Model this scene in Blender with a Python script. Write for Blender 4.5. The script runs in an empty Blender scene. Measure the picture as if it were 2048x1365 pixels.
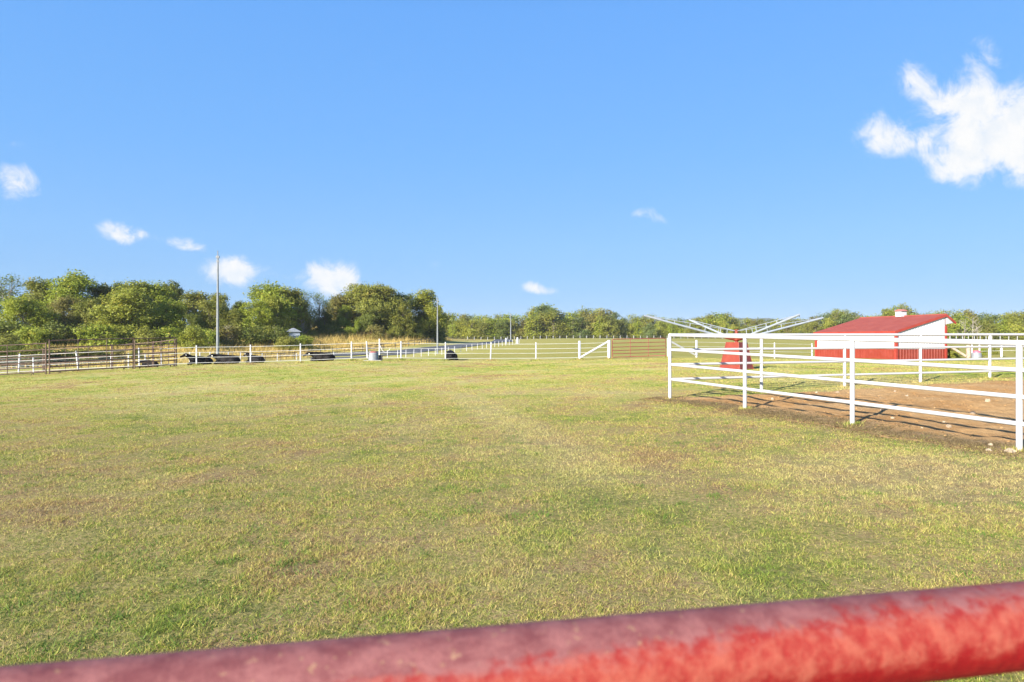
import bpy, bmesh, math, random
import numpy as np
from mathutils import Vector, Matrix
R = math.radians
S = bpy.context.scene
COL = S.collection
EYE = 1.55
F = 1340.0          # focal length of the photograph in its own pixels

# ---------------------------------------------------------------- camera
cam_d = bpy.data.cameras.new('camera'); cam = bpy.data.objects.new('camera', cam_d); COL.objects.link(cam)
cam.location = (0, 0, EYE); cam.rotation_euler = (R(90), 0, 0)
cam_d.sensor_width = 36; cam_d.lens = F / 2048 * 36
cam_d.clip_start = 0.05; cam_d.clip_end = 20000
cam_d.dof.use_dof = True; cam_d.dof.focus_distance = 14.0; cam_d.dof.aperture_fstop = 9.0
S.camera = cam
# ---------------------------------------------------------------- exposure
S.view_settings.view_transform = 'Standard'; S.view_settings.look = 'None'
S.view_settings.exposure = 1.29; S.view_settings.gamma = 1.0
S.render.engine = 'CYCLES'
S.cycles.max_bounces = 6; S.cycles.transparent_max_bounces = 8
# ---------------------------------------------------------------- sun
SUN_EL = 22.0
sdir = Vector((0.664 * math.cos(R(SUN_EL)), 0.747 * math.cos(R(SUN_EL)), -math.sin(R(SUN_EL))))
sun_d = bpy.data.lights.new('sun', 'SUN'); sun_d.energy = 5.0; sun_d.angle = R(0.5); sun_d.color = (1.0, 0.94, 0.84)
sun = bpy.data.objects.new('sun', sun_d); COL.objects.link(sun); sun.location = (-20, -25, 30)
sun.rotation_euler = sdir.to_track_quat('-Z', 'Y').to_euler()
# ---------------------------------------------------------------- sky
W = bpy.data.worlds.new('World'); S.world = W; W.use_nodes = True
nt = W.node_tree; nt.nodes.clear()
def N(t, typ, **kw):
    n = t.nodes.new(typ)
    for k, v in kw.items():
        setattr(n, k, v)
    return n
def math_(t, op, a, b=None, c=None, clamp=False):
    n = N(t, 'ShaderNodeMath', operation=op); n.use_clamp = clamp
    for i, v in enumerate((a, b, c)):
        if v is None: continue
        if isinstance(v, (int, float)): n.inputs[i].default_value = v
        else: t.links.new(v, n.inputs[i])
    return n.outputs[0]
def smooth(t, v, lo, hi, a=0.0, b=1.0):
    n = N(t, 'ShaderNodeMapRange', interpolation_type='SMOOTHSTEP')
    t.links.new(v, n.inputs['Value'])
    for k, x in (('From Min', lo), ('From Max', hi), ('To Min', a), ('To Max', b)): n.inputs[k].default_value = x
    return n.outputs[0]
def mixc(t, f, a, b, blend='MIX'):
    n = N(t, 'ShaderNodeMix', data_type='RGBA', blend_type=blend)
    if isinstance(f, (int, float)): n.inputs[0].default_value = f
    else: t.links.new(f, n.inputs[0])
    for i, v in ((6, a), (7, b)):
        if isinstance(v, (tuple, list)): n.inputs[i].default_value = (*v[:3], 1)
        else: t.links.new(v, n.inputs[i])
    return n.outputs[2]
sky = N(nt, 'ShaderNodeTexSky', sky_type='NISHITA'); sky.sun_disc = False
sky.sun_elevation = R(SUN_EL); sky.sun_rotation = math.atan2(-0.664, -0.747)
sky.air_density = 1.0; sky.dust_density = 0.3; sky.ozone_density = 2.5; sky.altitude = 300
SKY_GAIN = (1.02, 1.0, 1.06)
skyc = mixc(nt, 1.0, sky.outputs[0], SKY_GAIN, 'MULTIPLY')
tc = N(nt, 'ShaderNodeTexCoord'); sep = N(nt, 'ShaderNodeSeparateXYZ'); nt.links.new(tc.outputs['Generated'], sep.inputs[0])
dy = math_(nt, 'MAXIMUM', sep.outputs[1], 0.02)
su = math_(nt, 'DIVIDE', sep.outputs[0], dy); sv = math_(nt, 'DIVIDE', sep.outputs[2], dy)
comb = N(nt, 'ShaderNodeCombineXYZ'); nt.links.new(su, comb.inputs[0]); nt.links.new(sv, comb.inputs[1])
n1 = N(nt, 'ShaderNodeTexNoise'); n1.inputs['Scale'].default_value = 17; n1.inputs['Detail'].default_value = 12; n1.inputs['Roughness'].default_value = 0.66; n1.inputs['Distortion'].default_value = 0.9
nt.links.new(comb.outputs[0], n1.inputs['Vector'])
n2 = N(nt, 'ShaderNodeTexNoise'); n2.inputs['Scale'].default_value = 26; n2.inputs['Detail'].default_value = 8; n2.inputs['Roughness'].default_value = 0.6
nt.links.new(comb.outputs[0], n2.inputs['Vector'])
CL = [
(2000, 255, 130, 82, 1.15), (1900, 195, 70, 45, 0.94), (1822, 160, 46, 58, 0.86), (1966, 108, 56, 60, 0.76), (1745, 268, 56, 58, 0.92),
    (1820, 285, 60, 36, 0.74), (1895, 335, 70, 55, 0.89), (2080, 290, 120, 110, 1.2),
    (48, 378, 70, 38, 0.78), (30, 288, 40, 18, 0.6), (10, 345, 60, 30, 0.64), (228, 460, 46, 26, 0.9), (246, 480, 30, 20, .75), (285, 468, 26, 16, 0.64),
    (350, 482, 44, 18, 0.85), (392, 494, 34, 12, .7), (440, 540, 66, 40, 1.0), (492, 545, 50, 30, .85), (640, 552, 70, 44, 1.12), (690, 568, 44, 36, 0.9), (1094, 584, 46, 14, 0.95), (1060, 571, 26, 15, 0.95),
    (1283, 430, 36, 22, 0.88), (1332, 442, 26, 16, 0.69), (858, 532, 48, 32, 0.54), (1690, 172, 50, 20, 0.49)]
tot = None
for (px, py, rx, ry, st) in CL:
    a = math_(nt, 'MULTIPLY', math_(nt, 'SUBTRACT', su, (px - 1024) / F), F / rx)
    b = math_(nt, 'MULTIPLY', math_(nt, 'SUBTRACT', sv, (683 - py) / F), F / ry)
    d2 = math_(nt, 'ADD', math_(nt, 'MULTIPLY', a, a), math_(nt, 'MULTIPLY', b, b))
    e = math_(nt, 'EXPONENT', math_(nt, 'MULTIPLY', d2, -1.1))
    e = math_(nt, 'MULTIPLY', e, st)
    tot = e if tot is None else math_(nt, 'ADD', tot, e)
nn = math_(nt, 'ADD', math_(nt, 'MULTIPLY', math_(nt, 'SUBTRACT', n1.outputs[0], 0.5), 2.9), math_(nt, 'MULTIPLY', math_(nt, 'SUBTRACT', n2.outputs[0], 0.5), 1.0))
rt = math_(nt, 'POWER', math_(nt, 'MINIMUM', tot, 1.4), .5)
dens = math_(nt, 'ADD', math_(nt, 'SUBTRACT', tot, .52), math_(nt, 'MULTIPLY', rt, math_(nt, 'MULTIPLY', nn, .85)))
thick = smooth(nt, dens, -.05, .85)
cm = math_(nt, 'MULTIPLY', math_(nt, 'POWER', thick, .95), smooth(nt, tot, .1, 1.2, .55, 1.0))
front = smooth(nt, sep.outputs[1], 0.02, 0.2)
cm = math_(nt, 'MULTIPLY', cm, front)
shade = smooth(nt, n2.outputs[0], 0.3, 0.62)
CLOUD = 4.75
cc = mixc(nt, shade, (CLOUD * 0.84, CLOUD * 0.90, CLOUD * 0.98), (CLOUD, CLOUD * 1.0, CLOUD * 1.0))
grad = N(nt, 'ShaderNodeValToRGB'); nt.links.new(sep.outputs[2], grad.inputs[0]); gr = grad.color_ramp
gr.elements[0].position = 0.0; gr.elements[0].color = (.24, .50, .84, 1); gr.elements[1].position = 1.0; gr.elements[1].color = (.025, .09, .32, 1)
for p_, c_ in ((.06, (.235, .51, .91)), (.14, (.235, .53, .98)), (.26, (.185, .49, 1.02)), (.44, (.15, .44, 1.02)), (.6, (.085, .27, .72))):
    q_ = gr.elements.new(p_); q_.color = (*c_, 1)
KS = 4.75
gsc = N(nt, 'ShaderNodeVectorMath', operation='SCALE'); nt.links.new(grad.outputs[0], gsc.inputs[0]); gsc.inputs[3].default_value = KS
skyc = mixc(nt, .88, skyc, gsc.outputs[0])
final = mixc(nt, cm, skyc, cc)
bg = N(nt, 'ShaderNodeBackground'); bg.inputs[1].default_value = 0.085
nt.links.new(final, bg.inputs[0])
wo = N(nt, 'ShaderNodeOutputWorld'); nt.links.new(bg.outputs[0], wo.inputs[0])

# ================================================================ terrain
def at(px, d, zrel=0.0):
    return ((px - 1024) / F * d, d)
def gp(px, py, d):     # ground point seen at (px,py) at distance d
    return ((px - 1024) / F * d, d, EYE - (py - 683) / F * d)
CP = [(0, 0, 0), (0, -8, 0), (-8, -8, -.05), (8, -8, .05), (-6, 0, -.04), (6, 0, .06), (0, 5, .02), (-6, 9, -.04), (-12, 20, -.1), (-3, 20, .07), (-8, 30, .1), (0, 32, .2),
      (6.5, 8.57, .12), (5.62, 11, .15), (3.7, 15.7, .18), (8.74, 17.5, .36), (11.07, 18.1, .43), (13.5, 18.9, .48), (12, 12, .3), (14, 4, .2), (22, 18, .55),
      (8.4, 25, .49), (14, 27, .5), (3, 26, .3), (22, 34, .4),
      gp(37, 750, 40), gp(157, 744, 40), gp(279, 738, 40.5), gp(393, 732, 41), gp(501, 730, 42), gp(601, 727, 42.5), gp(703, 723, 42.5), gp(802, 722, 43),
      gp(891, 723, 44), gp(981, 722.5, 45), gp(1072, 722.5, 45), gp(1159, 721, 45.5), gp(1218, 719, 46), gp(1336, 716, 48),
      gp(5, 751, 47), gp(272, 737, 56), gp(374, 729.7, 65), gp(534, 726, 86), gp(672, 722, 93), gp(781, 717, 98), gp(880, 711, 115), gp(962, 699, 133), gp(1038, 689, 160),
      gp(548, 724, 112), gp(688, 709.5, 130), gp(790, 699.4, 135), gp(836, 692, 148), gp(866, 687, 170), gp(950, 682, 260),
      gp(100, 700, 112), gp(0, 702, 112), gp(300, 700, 118), gp(-300, 706, 110), gp(400, 694, 125), gp(600, 679, 150), gp(700, 675, 160), gp(830, 678, 185),
      gp(1100, 694, 100), gp(1300, 694, 100), gp(1100, 683, 180), gp(1100, 678, 300), gp(1400, 678, 300), gp(1700, 678, 300), gp(1300, 685, 160),
      (31.3, 54.6, .05), (28.6, 62.9, .05), (36.4, 56.3, .05), (26, 52, .15), gp(2000, 712, 56), gp(1700, 692, 100), gp(2000, 694, 100), gp(1960, 680, 200), gp(2300, 690, 150),
      (0, 500, 3.5), (300, 500, 4), (-300, 450, 6), (-300, 150, 1), (300, 100, 1), (0, -100, -1), (-100, -60, -1), (100, -60, 0), (-80, 20, -1), (80, 20, .5),
      (0, 1500, 5), (1000, 1000, 5), (-1000, 1000, 5), (0, -1500, -3), (3000, 3000, 6), (-3000, 3000, 6), (-3000, -3000, 0), (3000, -3000, 0)]
CP = np.array(CP, float)
def warp(x, y):
    r = np.sqrt(x * x + y * y) + 1e-6
    q = np.arcsinh(r / 12.0)
    return np.stack([x / r * q, y / r * q], -1)
def tps_k(d2):
    return np.where(d2 > 1e-12, 0.5 * d2 * np.log(d2 + 1e-20), 0.0)
_P = warp(CP[:, 0], CP[:, 1]); _n = len(_P)
_K = tps_k(((_P[:, None] - _P[None]) ** 2).sum(-1)) + np.eye(_n) * 0.0008
_Q = np.concatenate([np.ones((_n, 1)), _P], 1)
_A = np.zeros((_n + 3, _n + 3)); _A[:_n, :_n] = _K; _A[:_n, _n:] = _Q; _A[_n:, :_n] = _Q.T
_w = np.linalg.solve(_A, np.concatenate([CP[:, 2], np.zeros(3)]))
def H(x, y):
    x = np.atleast_1d(np.asarray(x, float)); y = np.atleast_1d(np.asarray(y, float))
    out = np.empty(x.shape[0])
    for i in range(0, len(x), 20000):
        p = warp(x[i:i + 20000], y[i:i + 20000])
        k = tps_k(((p[:, None] - _P[None]) ** 2).sum(-1))
        out[i:i + 20000] = k @ _w[:_n] + _w[_n] + p @ _w[_n + 1:]
    return out
def h1(x, y): return float(H([x], [y])[0])
def hit(px, py, dmax=600):   # where the ray through a point of the photograph meets the terrain
    ds = np.geomspace(2, dmax, 900); x = (px - 1024) / F * ds
    z = EYE - (py - 683) / F * ds; g = H(x, ds)
    k = np.argmax(z <= g)
    if k == 0: k = 899
    return (float(x[k]), float(ds[k]), float(g[k]))

# value noise in numpy
_rng = np.random.default_rng(7); _tab = _rng.random((256, 256))
def vn(x, y):
    xi = np.floor(x).astype(int); yi = np.floor(y).astype(int); fx = x - xi; fy = y - yi
    fx = fx * fx * (3 - 2 * fx); fy = fy * fy * (3 - 2 * fy)
    g = lambda a, b: _tab[a & 255, b & 255]
    return (g(xi, yi) * (1 - fx) + g(xi + 1, yi) * fx) * (1 - fy) + (g(xi, yi + 1) * (1 - fx) + g(xi + 1, yi + 1) * fx) * fy
def fbm(x, y, o=4):
    s = 0; a = .5
    for i in range(o): s = s + a * vn(x * 2 ** i + 17 * i, y * 2 ** i + 31 * i); a *= .5
    return s / (1 - .5 ** o)

# ================================================================ materials
def mat(name):
    m = bpy.data.materials.new(name); m.use_nodes = True; t = m.node_tree; t.nodes.clear()
    b = N(t, 'ShaderNodeBsdfPrincipled'); o = N(t, 'ShaderNodeOutputMaterial'); t.links.new(b.outputs[0], o.inputs[0])
    b.inputs['Roughness'].default_value = 0.6
    return m, t, b
def noise(t, scale, detail=4, rough=.55, vec=None, dist=0.0):
    n = N(t, 'ShaderNodeTexNoise'); n.inputs['Scale'].default_value = scale; n.inputs['Detail'].default_value = detail
    n.inputs['Roughness'].default_value = rough; n.inputs['Distortion'].default_value = dist
    if vec is None: vec = N(t, 'ShaderNodeNewGeometry').outputs['Position']
    t.links.new(vec, n.inputs['Vector']); return n.outputs[0]
def bump(t, b, h, strength, dist):
    n = N(t, 'ShaderNodeBump'); n.inputs['Strength'].default_value = strength; n.inputs['Distance'].default_value = dist
    t.links.new(h, n.inputs['Height']); t.links.new(n.outputs[0], b.inputs['Normal'])
def simple(name, c1, c2=None, scale=3.0, rough=.55, lo=.4, hi=.65, bs=0.0, metal=0.0, objc=True):
    m, t, b = mat(name); b.inputs['Roughness'].default_value = rough; b.inputs['Metallic'].default_value = metal
    v = N(t, 'ShaderNodeTexCoord').outputs['Object'] if objc else None
    n = noise(t, scale, 6, .6, v)
    t.links.new(mixc(t, smooth(t, n, lo, hi), c1, c2 or c1), b.inputs['Base Color'])
    if bs: bump(t, b, n, bs, .02)
    return m

# turf colour: one node group shared by the ground and by the blades
G = bpy.data.node_groups.new('turf_colour', 'ShaderNodeTree')
G.interface.new_socket('Rand', in_out='INPUT', socket_type='NodeSocketFloat')
G.interface.new_socket('Color', in_out='OUTPUT', socket_type='NodeSocketColor')
gi = N(G, 'NodeGroupInput'); go = N(G, 'NodeGroupOutput')
pos = N(G, 'ShaderNodeNewGeometry').outputs['Position']
sp = N(G, 'ShaderNodeSeparateXYZ'); G.links.new(pos, sp.inputs[0])
flat = N(G, 'ShaderNodeCombineXYZ'); G.links.new(sp.outputs[0], flat.inputs[0]); G.links.new(sp.outputs[1], flat.inputs[1])
big = noise(G, .22, 3, .6, flat.outputs[0], .4); med = noise(G, .9, 4, .65, flat.outputs[0], .6); fin = noise(G, 4.5, 4, .7, flat.outputs[0])
dist = math_(G, 'SUBTRACT', sp.outputs[1], 0.0)
# greener strip left by the sprinkler / wheel track
tr = math_(G, 'ABSOLUTE', math_(G, 'SUBTRACT', math_(G, 'ADD', sp.outputs[0], math_(G, 'MULTIPLY', sp.outputs[1], .228)), 2.75))
stm = smooth(G, tr, .15, .90, 1.0, 0.0)
strip = math_(G, 'MULTIPLY', stm, smooth(G, sp.outputs[1], 5.5, 9.0, .30, -.13))
tr2 = math_(G, 'ABSOLUTE', math_(G, 'SUBTRACT', math_(G, 'ADD', sp.outputs[0], math_(G, 'MULTIPLY', sp.outputs[1], .05)), -1.0))
strip = math_(G, 'ADD', strip, smooth(G, tr2, .1, .7, -.10, 0.0))
gl = math_(G, 'SQRT', math_(G, 'ADD', math_(G, 'POWER', math_(G, 'ADD', sp.outputs[0], 2.6), 2.0), math_(G, 'POWER', math_(G, 'SUBTRACT', sp.outputs[1], 3.7), 2.0)))
strip = math_(G, 'ADD', strip, smooth(G, gl, .5, 1.9, .26, 0.0))
g = math_(G, 'ADD', math_(G, 'MULTIPLY', math_(G, 'SUBTRACT', big, .5), 1.9), math_(G, 'MULTIPLY', math_(G, 'SUBTRACT', med, .5), 1.9))
g = math_(G, 'ADD', g, math_(G, 'MULTIPLY', math_(G, 'SUBTRACT', fin, .5), 1.0))
g = math_(G, 'ADD', g, math_(G, 'MULTIPLY', math_(G, 'SUBTRACT', gi.outputs[0], .5), 1.0))
g = math_(G, 'ADD', g, strip)
g = math_(G, 'ADD', g, .53, clamp=True)
ramp = N(G, 'ShaderNodeValToRGB'); G.links.new(g, ramp.inputs[0])
cr = ramp.color_ramp
cr.elements[0].position = 0.0; cr.elements[0].color = (.32, .21, .10, 1)
cr.elements[1].position = 1.0; cr.elements[1].color = (.17, .26, .04, 1)
for p, c in ((.20, (.46, .335, .15)), (.40, (.60, .51, .19)), (.60, (.49, .475, .10)), (.80, (.30, .365, .055))):
    e = cr.elements.new(p); e.color = (*c, 1)
pale = math_(G, 'MULTIPLY', smooth(G, noise(G, .16, 3, .6, flat.outputs[0], .3), .46, .66), .55)
pale = math_(G, 'MAXIMUM', pale, math_(G, 'MULTIPLY', stm, math_(G, 'MULTIPLY', smooth(G, sp.outputs[1], 6.0, 9.0, 0.0, .60), smooth(G, sp.outputs[1], 14.0, 24.0, 1.0, 0.0))))
pd = math_(G, 'SQRT', math_(G, 'ADD', math_(G, 'POWER', math_(G, 'MULTIPLY', math_(G, 'SUBTRACT', sp.outputs[0], 4.6), .75), 2.0), math_(G, 'POWER', math_(G, 'SUBTRACT', sp.outputs[1], 7.4), 2.0)))
pale = math_(G, 'MAXIMUM', pale, smooth(G, pd, .6, 2.2, .55, 0.0))
pale = math_(G, 'MULTIPLY', pale, smooth(G, fin, .3, .6, .35, 1.0))
G.links.new(mixc(G, pale, ramp.outputs[0], (.58, .51, .24)), go.inputs[0])

def turf(t, rand):
    n = N(t, 'ShaderNodeGroup'); n.node_tree = G
    if isinstance(rand, float): n.inputs[0].default_value = rand
    else: t.links.new(rand, n.inputs[0])
    return n.outputs[0]
# ground
M_ground, t, b = mat('ground'); b.inputs['Roughness'].default_value = .95; b.inputs['Specular IOR Level'].default_value = .1
fn = noise(t, 34, 5, .7)
tcol = turf(t, smooth(t, fn, .3, .7))
geo = N(t, 'ShaderNodeNewGeometry'); s3 = N(t, 'ShaderNodeSeparateXYZ'); t.links.new(geo.outputs['Position'], s3.inputs[0])
# golden unmown field beyond the lane on the left, sun-browned pasture far away
att = N(t, 'ShaderNodeAttribute', attribute_name='field', attribute_type='GEOMETRY')
sa = N(t, 'ShaderNodeSeparateColor'); t.links.new(att.outputs['Color'], sa.inputs[0])
fn2 = noise(t, .35, 5, .65); fn3 = noise(t, 3, 5, .7)
gold = mixc(t, smooth(t, fn2, .35, .65), (.48, .35, .10), (.36, .32, .085))
past = mixc(t, smooth(t, fn3, .35, .65), (.37, .30, .085), (.29, .285, .058))
c = mixc(t, sa.outputs[0], tcol, gold); c = mixc(t, sa.outputs[1], c, past)
earth = mixc(t, smooth(t, noise(t, 22, 4), .4, .6), (.13, .085, .045), (.27, .195, .10))
near = smooth(t, s3.outputs[1], 9, 26, .62, 0.0)
c = mixc(t, near, c, earth)
t.links.new(c, b.inputs['Base Color']); bump(t, b, noise(t, 16, 6, .75), .9, .05)
# blades
def blade_mat(name, colour):
    m, t, b = mat(name); b.inputs['Roughness'].default_value = .6; b.inputs['Specular IOR Level'].default_value = .25
    at_ = N(t, 'ShaderNodeAttribute', attribute_name='rnd', attribute_type='GEOMETRY')
    sr = N(t, 'ShaderNodeSeparateColor'); t.links.new(at_.outputs['Color'], sr.inputs[0])
    c = colour(t, sr)
    t.links.new(c, b.inputs['Base Color'])
    tr = N(t, 'ShaderNodeBsdfTranslucent'); t.links.new(c, tr.inputs[0])
    mx = N(t, 'ShaderNodeMixShader'); mx.inputs[0].default_value = .32
    t.links.new(b.outputs[0], mx.inputs[1]); t.links.new(tr.outputs[0], mx.inputs[2])
    o = [n for n in t.nodes if n.type == 'OUTPUT_MATERIAL'][0]; t.links.new(mx.outputs[0], o.inputs[0])
    return m
def lawn_c(t, sr):
    c = turf(t, sr.outputs[0])
    return mixc(t, smooth(t, sr.outputs[1], .0, 1.0), mixc(t, 1.0, c, (.62, .6, .6), 'MULTIPLY'), mixc(t, 1.0, c, (1.42, 1.38, 1.3), 'MULTIPLY'))
M_blade = blade_mat('lawn_blades', lawn_c)
M_tall = blade_mat('tall_grass', lambda t, sr: mixc(t, sr.outputs[1], mixc(t, sr.outputs[0], (.62, .44, .13), (.42, .38, .10)), mixc(t, sr.outputs[0], (.70, .53, .19), (.42, .26, .10))))
M_weed = blade_mat('weeds', lambda t, sr: mixc(t, sr.outputs[0], (.10, .19, .03), (.19, .27, .05)))
M_clip = blade_mat('clippings', lambda t, sr: mixc(t, sr.outputs[0], (.12, .085, .045), (.36, .27, .13)))
# arena earth
M_dirt, t, b = mat('arena_earth'); b.inputs['Roughness'].default_value = .95; b.inputs['Specular IOR Level'].default_value = .1
d1 = noise(t, .8, 5, .65); d2_ = noise(t, 7, 6, .7); d3 = noise(t, 45, 4, .7)
c = mixc(t, smooth(t, d1, .35, .65), (.44, .24, .09), (.54, .335, .15))
c = mixc(t, smooth(t, d2_, .5, .75, 0, .55), c, (.66, .46, .26))
c = mixc(t, smooth(t, d3, .58, .8, 0, .6), c, (.36, .19, .08))
ae = N(t, 'ShaderNodeAttribute', attribute_name='edge', attribute_type='GEOMETRY')
se = N(t, 'ShaderNodeSeparateColor'); t.links.new(ae.outputs['Color'], se.inputs[0])
litter = mixc(t, smooth(t, noise(t, 60, 4, .8), .4, .62), (.17, .12, .07), (.40, .29, .16))
le = math_(t, 'MULTIPLY', se.outputs[0], smooth(t, d2_, .3, .55, .35, 1.0))
c = mixc(t, le, c, litter)
t.links.new(c, b.inputs['Base Color']); bump(t, b, noise(t, 14, 7, .75), 1.0, .06)
# road
M_road = simple('asphalt', (.075, .078, .085), (.11, .112, .12), 1.5, .85, objc=False)
# paint, steel
M_white, t, b = mat('white_paint'); b.inputs['Roughness'].default_value = .42
pn = noise(t, 2.3, 6, .7); pn2 = noise(t, 18, 5, .7)
c = mixc(t, smooth(t, pn, .55, .78, 0, .35), (.50, .50, .50), (.40, .385, .36))
c = mixc(t, smooth(t, pn2, .66, .76, 0, .75), c, (.30, .19, .12))
t.links.new(c, b.inputs['Base Color'])
M_tape = simple('white_tape', (.72, .72, .70), (.6, .6, .58), 2, .6)
M_rust = simple('rusty_steel', (.095, .060, .045), (.18, .115, .08), 9, .75, bs=.3)
M_darkst = simple('dark_steel', (.035, .032, .032), (.07, .055, .05), 6, .6)
M_gatered = simple('red_gate_paint', (.27, .045, .042), (.31, .08, .065), 5, .5)
M_walkred, t, b = mat('walker_red'); b.inputs['Roughness'].default_value = .4
v = N(t, 'ShaderNodeTexCoord').outputs['Object']
c = mixc(t, smooth(t, noise(t, 3, 5, .6, v), .4, .7), (.22, .034, .017), (.26, .05, .024))
c = mixc(t, smooth(t, noise(t, 16, 3, .6, v), .74, .78), c, (.6, .5, .42)); t.links.new(c, b.inputs['Base Color'])
M_arm = simple('arm_paint', (.33, .36, .41), (.28, .31, .36), 3, .5)
M_galv = simple('painted_pole', (.21, .225, .24), (.17, .185, .20), 3, .45)
M_roof = simple('red_roof_steel', (.265, .055, .040), (.30, .07, .05), 1.2, .75)
M_redwall = simple('red_wall_steel', (.23, .032, .017), (.26, .042, .025), 1.5, .42)
M_trim = simple('red_trim', (.32, .038, .024), (.35, .05, .03), 2, .4)
M_whitewall = simple('white_wall_steel', (.52, .53, .56), (.48, .49, .52), 1.2, .4)
M_shed = simple('shed_wall', (.36, .40, .47), (.28, .33, .40), 2, .6)
M_grey = simple('grey_plastic', (.25, .26, .28), (.19, .20, .215), 5, .6)
M_redlid = simple('red_lid', (.36, .05, .05), (.4, .1, .09), 5, .5)
M_pinklid = simple('pink_lid', (.75, .10, .16), (.7, .16, .2), 5, .5)
M_conc = simple('concrete', (.36, .34, .31), (.28, .26, .24), 6, .9)
M_wood = simple('weathered_wood', (.42, .34, .27), (.30, .22, .16), 7, .85)
M_rock = simple('pale_rock', (.40, .32, .22), (.28, .21, .14), 12, .9, bs=.6)
M_cow, t, b = mat('black_coat'); b.inputs['Roughness'].default_value = .7; b.inputs['Specular IOR Level'].default_value = .2
v = N(t, 'ShaderNodeTexCoord').outputs['Object']
t.links.new(mixc(t, smooth(t, noise(t, 3, 4, .6, v), .45, .75), (.005, .0045, .0045), (.014, .009, .007)), b.inputs['Base Color'])
bump(t, b, noise(t, 40, 3, .6, v), .3, .01)
M_tag = simple('ear_tag', (.8, .78, .7), None, 3, .5)
M_bark = simple('bark', (.12, .095, .07), (.22, .18, .14), 4, .9)
M_pale = simple('pale_bark', (.36, .32, .27), (.26, .22, .18), 4, .9)
# the weathered red rail
M_bar, t, b = mat('weathered_red_rail')
v = N(t, 'ShaderNodeTexCoord').outputs['Object']
so = N(t, 'ShaderNodeSeparateXYZ'); t.links.new(v, so.inputs[0])
mp = N(t, 'ShaderNodeMapping'); mp.inputs['Scale'].default_value = (1, 1, 2.4); t.links.new(v, mp.inputs[0])
na = noise(t, 34, 6, .7, mp.outputs[0], .3); nb = noise(t, 90, 5, .7, v); nc = noise(t, 150, 3, .6, v)
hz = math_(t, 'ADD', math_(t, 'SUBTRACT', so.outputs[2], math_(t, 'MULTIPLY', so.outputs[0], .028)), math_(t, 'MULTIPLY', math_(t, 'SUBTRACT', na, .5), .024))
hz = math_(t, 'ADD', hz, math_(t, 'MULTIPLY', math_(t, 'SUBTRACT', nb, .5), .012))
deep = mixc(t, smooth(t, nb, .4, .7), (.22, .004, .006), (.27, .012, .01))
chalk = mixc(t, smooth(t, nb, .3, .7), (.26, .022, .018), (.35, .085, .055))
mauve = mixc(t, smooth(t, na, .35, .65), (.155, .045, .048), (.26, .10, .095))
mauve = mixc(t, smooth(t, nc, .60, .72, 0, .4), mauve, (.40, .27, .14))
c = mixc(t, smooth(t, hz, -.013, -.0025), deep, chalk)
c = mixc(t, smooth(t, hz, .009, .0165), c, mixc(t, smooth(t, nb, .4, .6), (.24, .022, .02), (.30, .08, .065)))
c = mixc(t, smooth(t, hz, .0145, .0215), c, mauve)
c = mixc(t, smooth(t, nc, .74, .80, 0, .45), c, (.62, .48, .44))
t.links.new(c, b.inputs['Base Color']); b.inputs['Roughness'].default_value = .7; b.inputs['Specular IOR Level'].default_value = .25; bump(t, b, nb, .35, .003)

def leaf_mat(name, ca, cb, cdry):
    m, t, b = mat(name); b.inputs['Roughness'].default_value = .55; b.inputs['Specular IOR Level'].default_value = .3
    at_ = N(t, 'ShaderNodeAttribute', attribute_name='rnd', attribute_type='GEOMETRY')
    sr = N(t, 'ShaderNodeSeparateColor'); t.links.new(at_.outputs['Color'], sr.inputs[0])
    oi = N(t, 'ShaderNodeObjectInfo').outputs['Random']
    f = math_(t, 'ADD', math_(t, 'MULTIPLY', sr.outputs[0], .75), math_(t, 'MULTIPLY', oi, .35), clamp=True)
    c = mixc(t, f, ca, cb)
    c = mixc(t, math_(t, 'MULTIPLY', smooth(t, sr.outputs[1], .78, .98), .8), c, cdry)
    t.links.new(c, b.inputs['Base Color'])
    tr = N(t, 'ShaderNodeBsdfTranslucent'); t.links.new(c, tr.inputs[0])
    mx = N(t, 'ShaderNodeMixShader'); mx.inputs[0].default_value = .4
    t.links.new(b.outputs[0], mx.inputs[1]); t.links.new(tr.outputs[0], mx.inputs[2])
    o = [n for n in t.nodes if n.type == 'OUTPUT_MATERIAL'][0]; t.links.new(mx.outputs[0], o.inputs[0])
    return m
L_bright = leaf_mat('leaf_bright', (.19, .265, .032), (.38, .41, .045), (.55, .46, .07))
L_olive = leaf_mat('leaf_olive', (.18, .205, .036), (.33, .325, .055), (.42, .32, .07))
L_dark = leaf_mat('leaf_dark', (.11, .15, .026), (.20, .225, .038), (.28, .24, .055))
L_cool = leaf_mat('leaf_cool', (.12, .18, .055), (.23, .27, .075), (.3, .3, .1))
L_yellow = leaf_mat('leaf_yellow', (.22, .26, .036), (.38, .38, .05), (.54, .45, .07))
L_russet = leaf_mat('leaf_russet', (.19, .18, .05), (.30, .27, .065), (.38, .24, .07))

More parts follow.
